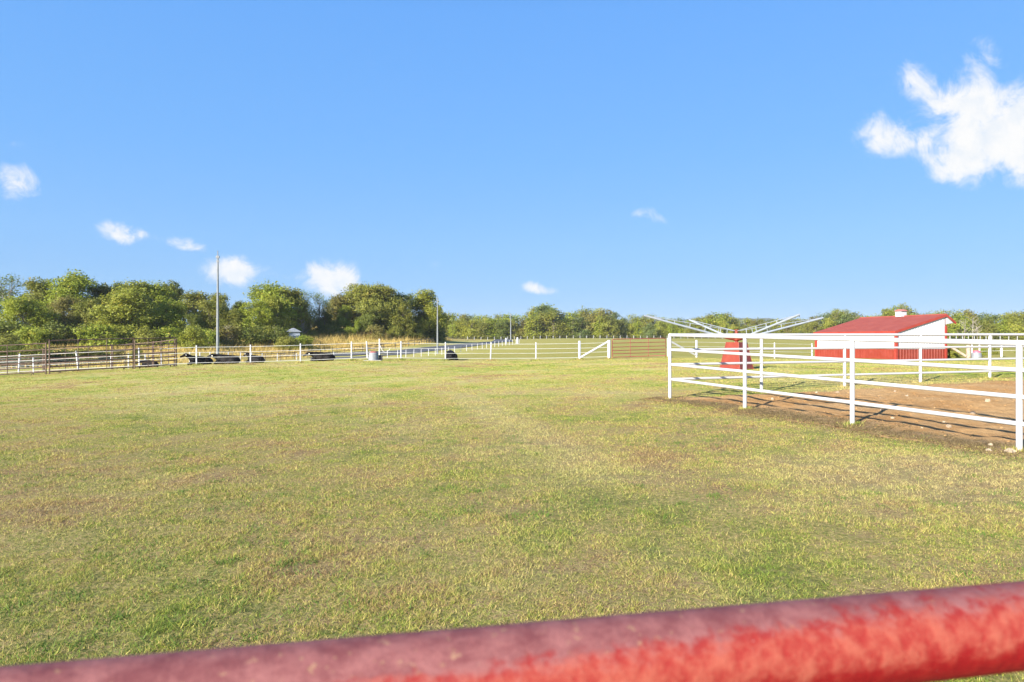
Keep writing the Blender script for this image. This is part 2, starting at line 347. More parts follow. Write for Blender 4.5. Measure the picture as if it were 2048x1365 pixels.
# ================================================================ mesh helpers
def tag(o, label=None, cat=None, group=None, kind=None):
    if label: o['label'] = label
    if cat: o['category'] = cat
    if group: o['group'] = group
    if kind: o['kind'] = kind
    return o
def empty(name, loc=(0, 0, 0), rz=0.0):
    o = bpy.data.objects.new(name, None); COL.objects.link(o); o.location = loc; o.rotation_euler = (0, 0, rz); o.empty_display_size = .2
    return o
class MB:
    def __init__(s): s.v = []; s.f = []; s.s = []
    def add(s, vs, fs, smooth=False):
        k = len(s.v); s.v += [tuple(p) for p in vs]; s.f += [tuple(i + k for i in f) for f in fs]; s.s += [smooth] * len(fs); return s
    def box(s, c, d, rz=0.0, m=None):
        vs = [Vector((x * d[0] / 2, y * d[1] / 2, z * d[2] / 2)) for x in (-1, 1) for y in (-1, 1) for z in (-1, 1)]
        mt = Matrix.Translation(c) @ Matrix.Rotation(rz, 4, 'Z') if m is None else m
        return s.add([mt @ p for p in vs], [(0, 1, 3, 2), (4, 6, 7, 5), (0, 4, 5, 1), (2, 3, 7, 6), (0, 2, 6, 4), (1, 5, 7, 3)])
    def tube(s, pts, r, n=10, cap=True):
        pts = [Vector(p) for p in pts]; rs = r if isinstance(r, (list, tuple)) else [r] * len(pts)
        vs = []; up = Vector((0, 0, 1))
        for i, p in enumerate(pts):
            d = (pts[min(i + 1, len(pts) - 1)] - pts[max(i - 1, 0)]).normalized()
            a = d.cross(up if abs(d.z) < .95 else Vector((0, 1, 0))).normalized(); b_ = d.cross(a).normalized()
            for k in range(n):
                w = 2 * math.pi * k / n; vs.append(p + (a * math.cos(w) + b_ * math.sin(w)) * rs[i])
        fs = []
        for i in range(len(pts) - 1):
            for k in range(n):
                q = (k + 1) % n; fs.append((i * n + k, i * n + q, (i + 1) * n + q, (i + 1) * n + k))
        s.add(vs, fs, True)
        if cap:
            s.add(vs[:n], [tuple(range(n - 1, -1, -1))]); s.add(vs[-n:], [tuple(range(n))])
        return s
    def ell(s, c, r, rot=(0, 0, 0), n=12, m=8):
        mt = Matrix.Translation(c) @ Matrix.Rotation(rot[2], 4, 'Z') @ Matrix.Rotation(rot[1], 4, 'Y') @ Matrix.Rotation(rot[0], 4, 'X')
        vs = [mt @ Vector((0, 0, r[2]))]
        for i in range(1, m):
            a = math.pi * i / m
            for k in range(n):
                w = 2 * math.pi * k / n; vs.append(mt @ Vector((r[0] * math.sin(a) * math.cos(w), r[1] * math.sin(a) * math.sin(w), r[2] * math.cos(a))))
        vs.append(mt @ Vector((0, 0, -r[2]))); L = len(vs) - 1; fs = []
        for k in range(n):
            q = (k + 1) % n; fs.append((0, 1 + k, 1 + q)); fs.append((L, 1 + (m - 2) * n + q, 1 + (m - 2) * n + k))
            for i in range(m - 2): fs.append((1 + i * n + k, 1 + (i + 1) * n + k, 1 + (i + 1) * n + q, 1 + i * n + q))
        return s.add(vs, fs, True)
    def mesh(s, name, m):
        me = bpy.data.meshes.new(name); me.from_pydata(s.v, [], s.f); me.polygons.foreach_set('use_smooth', s.s)
        me.materials.append(m); me.update(); return me
    def build(s, name, m, parent=None, loc=None):
        o = bpy.data.objects.new(name, s.mesh(name, m)); COL.objects.link(o)
        if parent: o.parent = parent
        if loc: o.location = loc
        return o
def npmesh(name, verts, faces, m, attr=None, smooth=False, fsize=3):
    verts = np.asarray(verts, np.float32); faces = np.asarray(faces, np.int32)
    me = bpy.data.meshes.new(name); nf = len(faces)
    me.vertices.add(len(verts)); me.vertices.foreach_set('co', verts.ravel())
    me.loops.add(nf * fsize); me.loops.foreach_set('vertex_index', faces.ravel())
    me.polygons.add(nf); me.polygons.foreach_set('loop_start', np.arange(nf, dtype=np.int32) * fsize)
    me.polygons.foreach_set('use_smooth', np.full(nf, smooth))
    me.materials.append(m)
    me.update(calc_edges=True)
    if attr:
        for k, a in attr.items():
            at_ = me.color_attributes.new(k, 'FLOAT_COLOR', 'POINT')
            col = np.ones((len(verts), 4), np.float32); col[:, :a.shape[1]] = a; at_.data.foreach_set('color', col.ravel())
    return me
def link(name, me, parent=None):
    o = bpy.data.objects.new(name, me); COL.objects.link(o)
    if parent: o.parent = parent
    return o
def grid_faces(nu, nv, wrap=False):
    i, j = np.meshgrid(np.arange(nu - 1), np.arange(nv if wrap else nv - 1), indexing='ij'); i = i.ravel(); j = j.ravel(); q = (j + 1) % nv
    return np.stack([i * nv + j, (i + 1) * nv + j, (i + 1) * nv + q, i * nv + q], 1)

# ================================================================ ground
# arena outline: fence corner C, near side runs along U, far side along V
C0 = np.array([3.70, 15.7]); U = np.array([6.5 - 3.70, 8.57 - 15.7]); U /= np.linalg.norm(U); V = np.array([13.5 - 3.7, 18.9 - 15.7]); V /= np.linalg.norm(V)
def arena_uv(x, y):
    dx = x - C0[0]; dy_ = y - C0[1]; det = U[0] * V[1] - U[1] * V[0]
    return (dx * V[1] - dy_ * V[0]) / det, (U[0] * dy_ - U[1] * dx) / det      # u along near side, v along far side
def arena_in(x, y):     # signed: >0 inside the dirt
    u, v = arena_uv(x, y)
    n = (fbm(x * 1.7, y * 1.7, 4) - .5) * .9
    return np.minimum(v + .34 + n * .5, u - .15 - .12 * np.clip(v, 0, 4) + n * .8 + np.exp(-v * v / 3) * .5)
rr = np.concatenate([[0.0], np.geomspace(.6, 3800, 330)]); th = np.linspace(0, 2 * np.pi, 540, endpoint=False)
# denser in front of the camera
th = th + .0
RR, TH = np.meshgrid(rr, th, indexing='ij'); gx = (RR * np.sin(TH)).ravel(); gy = (RR * np.cos(TH)).ravel(); gz = H(gx, gy)
rad = RR.ravel()
gz = gz + np.where(rad > 2, (fbm(gx * .9 + 5, gy * .9, 3) - .5) * .06, 0) * np.clip(1 - rad / 200, 0, 1)
dz = arena_in(gx, gy); gz = gz - np.clip(dz * .5, 0, .12) * (rad < 60)
ang = gx / np.maximum(gy, 1e-3)
lane = np.interp(gx, [-80, -39.8, -32.6, -23.6, -20.8, -20, -14.4, 0], [100, 112, 130, 135, 148, 170, 260, 400])
fgold = np.clip((gy - lane) / 4, 0, 1) * (gx < -10) * (gy > 0)
fgold = np.maximum(fgold, np.clip((gy - 62) / 10, 0, 1) * np.clip((-gx - 33) / 5, 0, 1) * (gy > 0))
fpast = np.clip((gy - 44) / 10, 0, 1) * .85 * np.clip((gx + 14) / 8, .25, 1)
me = npmesh('ground', np.stack([gx, gy, gz], 1), grid_faces(len(rr), len(th), True)[:, ::-1], M_ground,
            {'field': np.stack([fgold, fpast * (1 - fgold), gx * 0], 1)}, True, 4)
tag(link('ground', me), kind='structure')

# arena dirt: its own grid, laid over the hollow
uu = np.arange(-1.2, 15, .06); vv = np.concatenate([np.arange(-1.0, 14, .06), np.arange(14, 40, .25)])
UU, VV = np.meshgrid(uu, vv, indexing='ij'); ax = (C0[0] + U[0] * UU + V[0] * VV).ravel(); ay = (C0[1] + U[1] * UU + V[1] * VV).ravel()
ins = arena_in(ax, ay); az = H(ax, ay)
az = az + .012 + np.clip(ins, 0, .5) * .05 + (fbm(ax * .8 + 3, ay * .8, 5) - .5) * .18 * np.clip(ins * 1.2, 0, 1) + (fbm(ax * 6, ay * 6, 4) - .5) * .045 * np.clip(ins * 3, 0, 1)
az = np.where(ins < 0, az - .02 + np.clip(ins, -.3, 0) * 1.0, az)
fc = grid_faces(len(uu), len(vv)); keep = (ins[fc] > -.12).any(1); fc = fc[keep]
used, inv = np.unique(fc, return_inverse=True); fc = inv.reshape(fc.shape)
uv_v = VV.ravel()
edge = np.clip(1 - (np.abs(uv_v + .05 - (fbm(ax * 2, ay * 2, 3) - .5) * .5)) / .42, 0, 1) * 1.4
edge = np.maximum(edge, np.clip(1 - ins / .25, 0, 1) * .7); edge = np.clip(edge, 0, 1)
me = npmesh('arena_earth', np.stack([ax, ay, az], 1)[used], fc[:, ::-1], M_dirt, {'edge': np.stack([edge] * 3, 1)[used]}, True, 4)
if me.polygons[0].normal.z < 0: me.flip_normals()
tag(link('dirt_ground', me), kind='structure')
def zs(x, y):   # surface height incl. dirt
    x = np.atleast_1d(np.asarray(x, float)); y = np.atleast_1d(np.asarray(y, float)); i = arena_in(x, y); z = H(x, y)
    return np.where(i > 0, z + .012 + np.clip(i, 0, .5) * .05 + (fbm(x * .8 + 3, y * .8, 5) - .5) * .18 * np.clip(i * 1.2, 0, 1), z + (fbm(x * .9 + 5, y * .9, 3) - .5) * .06)

# road, draped as a sheet
def ribbon(name, pts, widths, m, lift=.05, n=160, cross=6):
    P = np.array([p[:2] for p in pts]); s = np.concatenate([[0], np.cumsum(np.linalg.norm(np.diff(P, axis=0), axis=1))])
    q = np.linspace(0, s[-1], n); x = np.interp(q, s, P[:, 0]); y = np.interp(q, s, P[:, 1]); w = np.interp(q, s, widths)
    for _ in range(6):
        x[1:-1] = (x[:-2] + x[2:] + 2 * x[1:-1]) / 4; y[1:-1] = (y[:-2] + y[2:] + 2 * y[1:-1]) / 4
    tx = np.gradient(x); ty = np.gradient(y); l = np.hypot(tx, ty); nx = -ty / l; ny = tx / l
    k = np.linspace(-.5, .5, cross); X = (x[:, None] + nx[:, None] * w[:, None] * k).ravel(); Y = (y[:, None] + ny[:, None] * w[:, None] * k).ravel()
    Z = H(X, Y) + lift
    me = npmesh(name, np.stack([X, Y, Z], 1), grid_faces(n, cross), m, None, True, 4)
    if me.polygons[0].normal.z < 0: me.flip_normals()
    return tag(link(name, me), kind='structure')
ribbon('road', [(-4, 300), (-3, 200), hit(1000, 684.5)[:2], hit(950, 690)[:2], hit(900, 696)[:2], hit(850, 701)[:2], hit(800, 706.5)[:2], hit(740, 708)[:2], hit(660, 709.5)[:2], hit(560, 712)[:2]], [7, 7, 7, 7, 7, 7, 7, 6, 6, 6], M_road, .09)
ribbon('driveway', [hit(850, 702)[:2], hit(800, 710)[:2], hit(740, 715)[:2], hit(680, 717.5)[:2], hit(620, 719)[:2]], [4, 4, 3.5, 3.5, 3], M_road, .10)

# far wooded hills
def hills(name, px0, px1, D, prof, m, depth=900):
    a = np.linspace((px0 - 1024) / F, (px1 - 1024) / F, 260); py = np.interp(a * F + 1024, prof[0], prof[1])
    top = EYE + (683 - py) / F * D + (fbm(a * 60, a * 0 + 3.3, 5) - .5) * 14
    rows = []
    for s_, zf in ((-1.0, 0), (-.6, .45), (-.3, .8), (0, 1.0), (.4, .9), (1, .3)):
        d = D + s_ * depth * .5
        rows.append(np.stack([a * d, np.full_like(a, d), top * zf - (1 - zf) * 5 + (fbm(a * 40 + s_, a * 0 + s_ * 7, 4) - .5) * 16 * (0 < zf < 1)], 1))
    me = npmesh(name, np.concatenate(rows), grid_faces(len(rows), 260), m, None, True, 4)
    if me.polygons[0].normal.z < 0: me.flip_normals()
    return tag(link(name, me), kind='structure')
M_hill = simple('hill_woods', (.05, .065, .03), (.085, .10, .04), .03, .95, objc=False)
hills('hills', -900, 3200, 2500, ([-900, 600, 1000, 1180, 1240, 1330, 1420, 1480, 1560, 1640, 1720, 1820, 2000, 2300, 3200], [654, 658, 654, 647, 639, 642, 637, 637, 639, 642, 646, 650, 646, 652, 658]), M_hill)

# ================================================================ lawn blades
def blades(n, xf, seed, hgt, wid, m, name, zfun=zs, attr2=None, lean=.5):
    rg = np.random.default_rng(seed); x, y = xf; n = len(x)
    z = zfun(x, y); a = rg.random(n) * 2 * np.pi; hh = hgt * (.55 + .9 * rg.random(n)); ww = wid
    dx = np.cos(a) * ww * .5; dy_ = np.sin(a) * ww * .5
    la = rg.random(n) * 2 * np.pi; lm = hh * lean * rg.random(n) * 2
    v = np.empty((n, 3, 3), np.float32)
    v[:, 0] = np.stack([x - dx, y - dy_, z - .004], 1); v[:, 1] = np.stack([x + dx, y + dy_, z - .004], 1)
    v[:, 2] = np.stack([x + np.cos(la) * lm, y + np.sin(la) * lm, z + hh], 1)
    r = np.repeat(np.stack([rg.random(n), rg.random(n), rg.random(n)], 1), 3, 0)
    me = npmesh(name, v.reshape(-1, 3), np.arange(n * 3).reshape(-1, 3), m, {'rnd': r})
    return link(name, me)
rg = np.random.default_rng(11)
n = 2300000; e = .35
u = rg.random(n); d0, d1_ = 1.6, 47.0
d = (u * (d1_ ** e - d0 ** e) + d0 ** e) ** (1 / e)          # density falls with distance, width grows
x = (rg.random(n) * 2 - 1) * (d * .83 + 1.5); y = d
ok = (arena_in(x, y) < .04 + .75 * np.clip(fbm(x * 5, y * 5, 3) - .48, 0, 1) * 2 * rg.random(n) + .2 * (rg.random(n) ** 4))
clump = fbm(x * 3.5, y * 3.5, 3); ok &= rg.random(n) < np.clip(.25 + (clump - .3) * 3.2, .3, 1)
bare_ = fbm(x * 1.15 + 40, y * 1.15 + 11, 4); ok &= rg.random(n) < np.clip((bare_ - .28) * 9, .38, 1)
x = x[ok]; y = y[ok]; d = y
w0 = np.clip((14 - d) / 8, 0, 1); w2 = np.clip((d - 16) / 14, 0, 1); w1 = 1 - w0 - w2; w1 = np.clip(w1, 0, 1)
vt = lambda f_, o_: vn((x * .8 + y * .6) * f_ + o_, (y * .8 - x * .6) * f_ + o_) * .55 + vn((x * .6 - y * .8) * f_ * 2.1 + o_, (y * .6 + x * .8) * f_ * 2.1 + o_) * .45
tuft = (w0 * vt(15, 3) + w1 * vt(7.5, 9) + w2 * vt(3.8, 21)) / (w0 + w1 + w2)
kp = rg.random(len(x)) < np.clip(.15 + (tuft - .20) * 3.2, .22, 1); x = x[kp]; y = y[kp]; d = d[kp]; tuft = tuft[kp]
hg = (.35 + 1.6 * np.clip(tuft - .2, 0, 1)) * (.013 + .030 * np.clip(fbm(x * 2.2 + 9, y * 2.2, 3) - .25, 0, 1)) * 1.0
wd = .0036 * np.maximum(1, (d / 4.5)) ** .95
o = blades(0, (x, y), 3, hg, wd, M_blade, 'grass', lean=1.15); tag(o, 'short mown grass, straw and green, covering the near field', 'grass', kind='stuff')
# weeds and coarse clumps in the foreground
rg = np.random.default_rng(5); cx = []; cy = []
for k in range(1500):
    dd = 2.6 + 10 * rg.random() ** 1.3; xx = (rg.random() * 2 - 1) * (dd * .82 + .5)
    if fbm(np.array([xx * .8]), np.array([dd * .8]), 3)[0] < .47: continue
    m_ = int(10 + 30 * rg.random()); s_ = .03 + .07 * rg.random()
    cx.append(xx + rg.normal(0, s_, m_)); cy.append(dd + rg.normal(0, s_, m_))
cx = np.concatenate(cx); cy = np.concatenate(cy); ok = arena_in(cx, cy) < -.1; cx = cx[ok]; cy = cy[ok]
o = blades(0, (cx, cy), 9, np.full(len(cx), .026), np.full(len(cx), .008), M_weed, 'weeds', lean=1.3); tag(o, 'fresh green weed leaves scattered in the near lawn', 'weeds', kind='stuff')
# clippings along the arena edge
rg = np.random.default_rng(6); n = 60000; u_ = rg.random(n) * 14 - .6; v_ = rg.normal(-.1, .24, n)
x = C0[0] + U[0] * u_ + V[0] * v_; y = C0[1] + U[1] * u_ + V[1] * v_
o = blades(0, (x, y), 12, np.full(n, .016), np.full(n, .014), M_clip, 'dry_clippings', lean=2.2); tag(o, 'dry grass litter along the near edge of the arena earth', 'grass litter', kind='stuff')
# grass left uncut round the fence posts
M_straw = blade_mat('straw', lambda t, sr: mixc(t, sr.outputs[0], (.60, .50, .27), (.42, .30, .14)))
rg = np.random.default_rng(16); px_ = []; py_ = []
PB = [(C0 + U * (2.55 * k), .07) for k in range(6)] + [(C0 + V * (2.57 * k), .10) for k in range(1, 8)] + [(np.array([(p_ - 1024) / F * d_, d_]), .13) for p_, d_ in ((37, 40), (157, 40), (279, 40.5), (393, 41), (501, 42), (601, 42.5), (703, 42.8), (735, 43), (802, 43.2), (891, 44), (981, 44.8), (1072, 45.1), (1159, 45.6), (1218, 46), (1337, 48))]
for c_, s_ in PB:
    px_.append(rg.normal(c_[0], s_, 260)); py_.append(rg.normal(c_[1], s_, 260))
px_ = np.concatenate(px_); py_ = np.concatenate(py_)
o = blades(0, (px_, py_), 17, np.where(py_ > 35, .11, .05), np.where(py_ > 35, .035, .010), M_blade, 'grass_tufts', lean=.7); tag(o, 'longer uncut grass tufts round the feet of the fence posts', 'grass', kind='stuff')
n = 26000; y = 2.2 + 16 * rg.random(n) ** 1.4; x = (rg.random(n) * 2 - 1) * (y * .83 + 1)
ok = (arena_in(x, y) < 0) & (fbm(x * 1.6 + 4, y * 1.6, 3) > .45); x = x[ok]; y = y[ok]
o = blades(0, (x, y), 18, .022, .0030 * np.maximum(1, y / 5), M_straw, 'straw', lean=2.6); tag(o, 'dry straw stalks lying over the near lawn', 'straw', kind='stuff')
# clods on the arena
n = 5200; u_ = rg.random(n) * 13; v_ = rg.random(n) ** 1.2 * 22; x = C0[0] + U[0] * u_ + V[0] * v_; y = C0[1] + U[1] * u_ + V[1] * v_
ok = (arena_in(x, y) > .15) & (fbm(x * 1.3, y * 1.3, 3) > .40); x = x[ok]; y = y[ok]; m_ = len(x); z = zs(x, y)
base_ = np.array([(1, 0, -.3), (-.5, .87, -.3), (-.5, -.87, -.3), (.35, .6, .5), (-.7, 0, .55), (.35, -.6, .5)]); fb = np.array([(0, 1, 3), (1, 4, 3), (1, 2, 4), (2, 5, 4), (2, 0, 5), (0, 3, 5), (3, 4, 5)])
sz_ = (.006 + .020 * rg.random(m_) ** 3.0)[:, None, None]; a = rg.random(m_) * 6.28; ca = np.cos(a)[:, None]; sa_ = np.sin(a)[:, None]
vb = base_[None] * (1 + .5 * (rg.random((m_, 6, 3)) - .5)) * sz_; vx = vb[..., 0] * ca - vb[..., 1] * sa_; vy = vb[..., 0] * sa_ + vb[..., 1] * ca
vb = np.stack([vx + x[:, None], vy + y[:, None], vb[..., 2] + z[:, None]], -1)
me = npmesh('clods', vb.reshape(-1, 3), (fb[None] + (np.arange(m_) * 6)[:, None, None]).reshape(-1, 3), M_dirt, {'edge': np.zeros((m_ * 6, 3))})
tag(link('clods', me), 'small loose clods of earth strewn over the riding arena', 'clods', kind='stuff')
# tall golden grass beyond the lane
rg = np.random.default_rng(8); n = 150000
x = -95 + 90 * rg.random(n); y = 62 + 143 * rg.random(n)
ln = np.interp(x, [-80, -39.8, -32.6, -23.6, -20.8, -20, -14.4, 0], [100, 112, 130, 135, 148, 170, 260, 400])
ok = ((y > ln + 2.5) | ((x < -36 - (y - 62) * .12) & (y < 104))) & (x < -16) & (rg.random(n) < np.clip((fbm(x * .12, y * .12, 3) - .25) * 3, .15, 1)); x = x[ok]; y = y[ok]
hg = .35 + .9 * np.clip((y - np.interp(x, [-80, -39.8, -32.6, -23.6, -20.8, -20, -14.4, 0], [100, 112, 130, 135, 148, 170, 260, 400])) / 30, 0, 1)
o = blades(0, (x, y), 13, hg, np.full(len(x), .09), M_tall, 'tall_grass', zfun=H, lean=.5); tag(o, 'tall golden unmown grass beyond the dark pipe fence', 'tall grass', kind='stuff')

# ================================================================ fences
def zseg(p, q, k): return p + (q - p) * k
def copy_child(o, parent, loc=None):
    c = o.copy(); COL.objects.link(c); c.parent = parent
    if loc is not None: c.location = loc
    return c
POST = {}
def post_mesh(kind, h, r, m):
    k = (kind, round(h, 2), round(r, 3), m.name)
    if k not in POST:
        b_ = MB()
        b_.tube([(0, 0, -.25), (0, 0, h - .01), (0, 0, h)], [r, r, r * .7], 8 if kind == 'thin' else 14)
        POST[k] = b_.mesh('post', m)
    return POST[k]
def post(parent, x, y, z, h, r, m, kind='thin', lean=0.0, name='post'):
    o = bpy.data.objects.new(name, post_mesh(kind, h, r, m)); COL.objects.link(o); o.parent = parent; o.location = (x, y, z)
    if lean: o.rotation_euler = (0, lean, 0)
    return o
def walk(pts, step):
    P = np.array([p[:2] for p in pts], float); s = np.concatenate([[0], np.cumsum(np.linalg.norm(np.diff(P, axis=0), axis=1))])
    k = max(1, int(round(s[-1] / step))); q = np.linspace(0, s[-1], k + 1); return np.stack([np.interp(q, s, P[:, 0]), np.interp(q, s, P[:, 1])], 1)
def wire_fence(name, label, pts, step, h, r, rails, rail_r, mp_, mr, posts=None, group=None, skip=0.0):
    root = empty(name, (0, 0, 0)); tag(root, label, 'fence', group)
    P = walk(pts, step) if posts is None else np.array([p[:2] for p in posts]); Z = H(P[:, 0], P[:, 1])
    for (x, y), z in zip(P, Z): post(root, x, y, z, h * random.uniform(.96, 1.03), r, mp_, lean=random.uniform(-.03, .03))
    for f in rails:
        b_ = MB(); b_.tube([(x, y - r - rail_r * .5, z + f) for (x, y), z in zip(P, Z)], rail_r, 5); b_.build('rail', mr, root)
    return root
random.seed(3)
def fpt(px, d): return ((px - 1024) / F * d, d)
# near electric fence (left of the red gate)
fr = [.17, .50, .80, 1.12]
root = empty('tape_fence'); tag(root, 'white post and tape fence in front of the resting cattle, left of the red gate', 'fence')
near = [(-220, 39.5, 0), (-90, 39.7, 0), (37, 40, .06), (157, 40, -.12), (279, 40.5, -.03), (393, 41, 0), (501, 42, 0), (601, 42.5, 0), (703, 42.8, 0), (735, 43, -.05), (802, 43.2, 0), (891, 44, 0), (981, 44.8, .04), (1072, 45.1, 0), (1159, 45.6, 0), (1218, 46, 0)]
P1 = []
for px, d_, ln in near:
    x, y = fpt(px, d_); z = h1(x, y); big_ = px >= 1159; hh = 1.24
    post(root, x, y, z, hh if not big_ else 1.3, .045 if not big_ else (.085 if px == 1159 else .105), M_white, 'thick' if big_ else 'thin', ln); P1.append((x, y, z))
for f in fr:
    b_ = MB(); b_.tube([(x, y - .07, z + f) for x, y, z in P1], .011, 5); b_.build('tape', M_tape, root)
(xa, ya, za), (xb, yb, zb) = P1[-2], P1[-1]
b_ = MB(); b_.tube([(xa + .05, ya, za + .16), (xb - .08, yb, zb + 1.18)], .075, 10); b_.build('brace', M_white, root)
# right of the gate
root = empty('tape_fence'); tag(root, 'white post and wire fence from the red gate to the red and white barn', 'fence')
P2 = []
for px, d_, r_, hh in ((1337, 48, .105, 1.38), (1393, 49, .08, 1.27), (1470, 50, .05, 1.2), (1549, 51, .05, 1.2), (1624, 52.5, .05, 1.2)):
    x, y = fpt(px, d_); z = h1(x, y); post(root, x, y, z, hh, r_, M_white, 'thick' if r_ > .06 else 'thin'); P2.append((x, y, z))
for f in fr[1:]:
    b_ = MB(); b_.tube([(x, y - .07, z + f) for x, y, z in P2], .010, 5); b_.build('wire', M_tape, root)
b_ = MB(); b_.tube([(P2[0][0] + .05, P2[0][1], P2[0][2] + 1.2), (P2[1][0], P2[1][1] - .02, P2[1][2] + .12)], .07, 10); b_.build('brace', M_white, root)
# right of the barn
root = empty('tape_fence'); tag(root, 'white post and wire fence running right from the timber brace behind the barn', 'fence')
P3 = []
for px, d_, r_, hh in ((1944, 55, .05, 1.15), (1959, 54.5, .06, 1.2), (2003, 52, .075, 1.15), (2080, 50, .06, 1.15), (2180, 48, .06, 1.15)):
    x, y = fpt(px, d_); z = h1(x, y); post(root, x, y, z, hh, r_, M_white, 'thick'); P3.append((x, y, z))
for f in fr[1:]:
    b_ = MB(); b_.tube([(x, y - .07, z + f) for x, y, z in P3], .010, 5); b_.build('wire', M_tape, root)
# timber strut assembly
root = empty('timber_brace'); tag(root, 'weathered timber post with a slanting strut beside the barn corner', 'post')
x, y = fpt(1937, 55.4); z = h1(x, y); MB().tube([(x, y, z - .2), (x, y, z + 1.05)], [.17, .16], 14).build('post', M_wood, root)
x2, y2 = fpt(1894, 55.9); z2 = h1(x2, y2); MB().tube([(x2 + .35, y2, z2 + .98), (x - .2, y - .02, z + .12)], .10, 10).build('strut', M_wood, root)
# lane fence
P = [fpt(-120, 46), fpt(5, 47), fpt(76, 48), fpt(145, 49.5), fpt(209, 51), fpt(272, 56), fpt(374, 65), fpt(452, 76), fpt(534, 86), fpt(672, 93), fpt(781, 98), fpt(880, 115), fpt(962, 133), fpt(1038, 160)]
lanep = P
wire_fence('lane_fence', 'white post fence winding along the near side of the asphalt lane', P, 2.75, 1.2, .045, [.45, .85, 1.1], .007, M_white, M_tape)
# dark pipe fence
P = [fpt(430, 100), fpt(548, 112), fpt(688, 130), fpt(720, 131), fpt(790, 135), fpt(836, 148), fpt(866, 170), fpt(905, 215), fpt(950, 260)]
wire_fence('pipe_fence', 'black pipe fence along the golden grass on the far side of the lane', P, 3.6, 1.3, .05, [.65, 1.25], .045, M_darkst, M_darkst)
# far fences
wire_fence('field_fence', 'distant white post fence across the pasture below the far tree line', [fpt(935, 290), fpt(1100, 300), fpt(1350, 300), fpt(1630, 292)], 3.0, 1.3, .10, [.4, .85, 1.2], .03, M_white, M_darkst)
wire_fence('field_fence', 'distant white post fence right of the barn roof, below the trees', [fpt(1900, 190), fpt(1985, 200), fpt(2140, 205), fpt(2300, 210)], 3.0, 1.3, .09, [.4, .85, 1.2], .03, M_white, M_darkst)
# big white gate posts at the end of the lane
for px, lab in ((1012, 'thick white gate post left of the furthest light pole at the lane end'), (1035, 'thick white gate post right of the furthest light pole at the lane end')):
    x, y = fpt(px, 165); z = h1(x, y); tag(MB().tube([(x, y, z - .2), (x, y, z + 1.5), (x, y, z + 1.55)], [.22, .22, .15], 12).build('gate_post', M_white), lab, 'gate post')
# second stile posts near the trough
for px, d_, lab, h_ in ((759, 50, 'white fence post with a dangling rope behind the grey waterer', 1.2),):
    root = empty('fence_post'); tag(root, lab, 'post'); x, y = fpt(px, d_); z = h1(x, y)
    post(root, x, y, z, 1.5, .055, M_white)
    MB().tube([(x, y - .08, z + 1.1), (x + .25, y - .1, z + .6), (x + .5, y - .1, z + .45), (x + .8, y, z + .75)], .018, 6).build('rope', M_tape, root)

# ---------------------------------------------------------------- red tube gate
def tube_gate(name, label, A, B, zA, zB, h, rails, uprights, m, rr_=.028):
    root = empty(name); tag(root, label, 'gate')
    A = Vector((*A, 0)); B = Vector((*B, 0))
    def pt(k, f): p = A.lerp(B, k); p.z = zA + (zB - zA) * k + f * h; return p
    fr_ = MB(); c_ = .035
    fr_.tube([pt(0, 0), pt(0, .93), pt(c_ * .3, .98), pt(c_, 1), pt(1 - c_, 1), pt(1 - c_ * .3, .98), pt(1, .93), pt(1, 0), pt(0, 0)], rr_, 10); fr_.build('frame', m, root)
    for f in rails: MB().tube([pt(0, f), pt(1, f)], rr_ * .85, 8).build('rail', m, root)
    for k in uprights: MB().tube([pt(k, 0) + Vector((0, -.03, 0)), pt(k, 1) + Vector((0, -.03, 0))], rr_ * .6, 8).build('upright', m, root)
    return root
xa, ya = fpt(1224.5, 46.1); xb, yb = fpt(1331, 47.9); za = EYE - (715.5 - 683) / F * 46.1; zb = EYE - (712 - 683) / F * 47.9
g_ = tube_gate('farm_gate', 'red tube gate closed between two thick white posts', (xa, ya), (xb, yb), za, zb, 1.24, [.19, .37, .56, .78], [.33, .67], M_gatered)
MB().tube([(xb - .02, yb - .03, zb + .62), (xb + .1, yb - .06, zb + .55), (xb + .2, yb - .06, zb + .68)], .012, 5).build('chain', M_darkst, g_)
# dark gate in the pipe fence by the lane
xa, ya = fpt(704, 118); xb, yb = fpt(768, 122)
tube_gate('lane_gate', 'dark pipe gate beside the lane behind the leaning white post', (xa, ya), (xb, yb), EYE - (712 - 683) / F * 118, EYE - (706 - 683) / F * 122, 1.5, [.2, .4, .6, .8], [.08, .5, .92], M_darkst, .05)

# ---------------------------------------------------------------- arena pipe fence
root = empty('arena_fence'); tag(root, 'white pipe rail fence enclosing the bare earth riding arena', 'fence')
spn = 2.5
NEARN = 5; FARN = 9
def near_pt(k): return C0 + U * (2.55 * k)
def far_pt(k): return C0 + V * (2.57 * k)
def top_near(k): return 1.69 - (1.69 - 1.524) / 3.0 * k
def top_far(k): return 1.69 + .0105 * k
pr = .0375
def arena_post(p, top):
    z = float(zs(p[0], p[1])[0]); MB().tube([(0, 0, z - .3), (0, 0, top - .01)], pr, 16).build('post', M_white, root, (p[0], p[1], 0))
for k in range(0, NEARN + 1): arena_post(near_pt(k), top_near(k))
for k in range(1, FARN + 1): arena_post(far_pt(k), top_far(k))
for fn_, tn, K, off in ((near_pt, top_near, NEARN, .0), (far_pt, top_far, FARN, .0)):
    a = fn_(0); b2 = fn_(K)
    for j in range(4):
        rad_ = .037 if j == 0 else .030
        st = 1 if j == 0 else 0
        pts = []
        for k in range(K + 1):
            p = fn_(k); pts.append((p[0], p[1], tn(k) - .345 * j))
        if j == 0:   # rounded corner into the post
            p0 = Vector(pts[0]); d_ = (Vector(pts[1]) - p0).normalized()
            pts[0] = tuple(p0 + d_ * .0)
        MB().tube(pts, rad_, 14).build('rail', M_white, root)
MB().ell((C0[0], C0[1], 1.69), (.040, .040, .040), n=16, m=10).build('corner_cap', M_white, root)

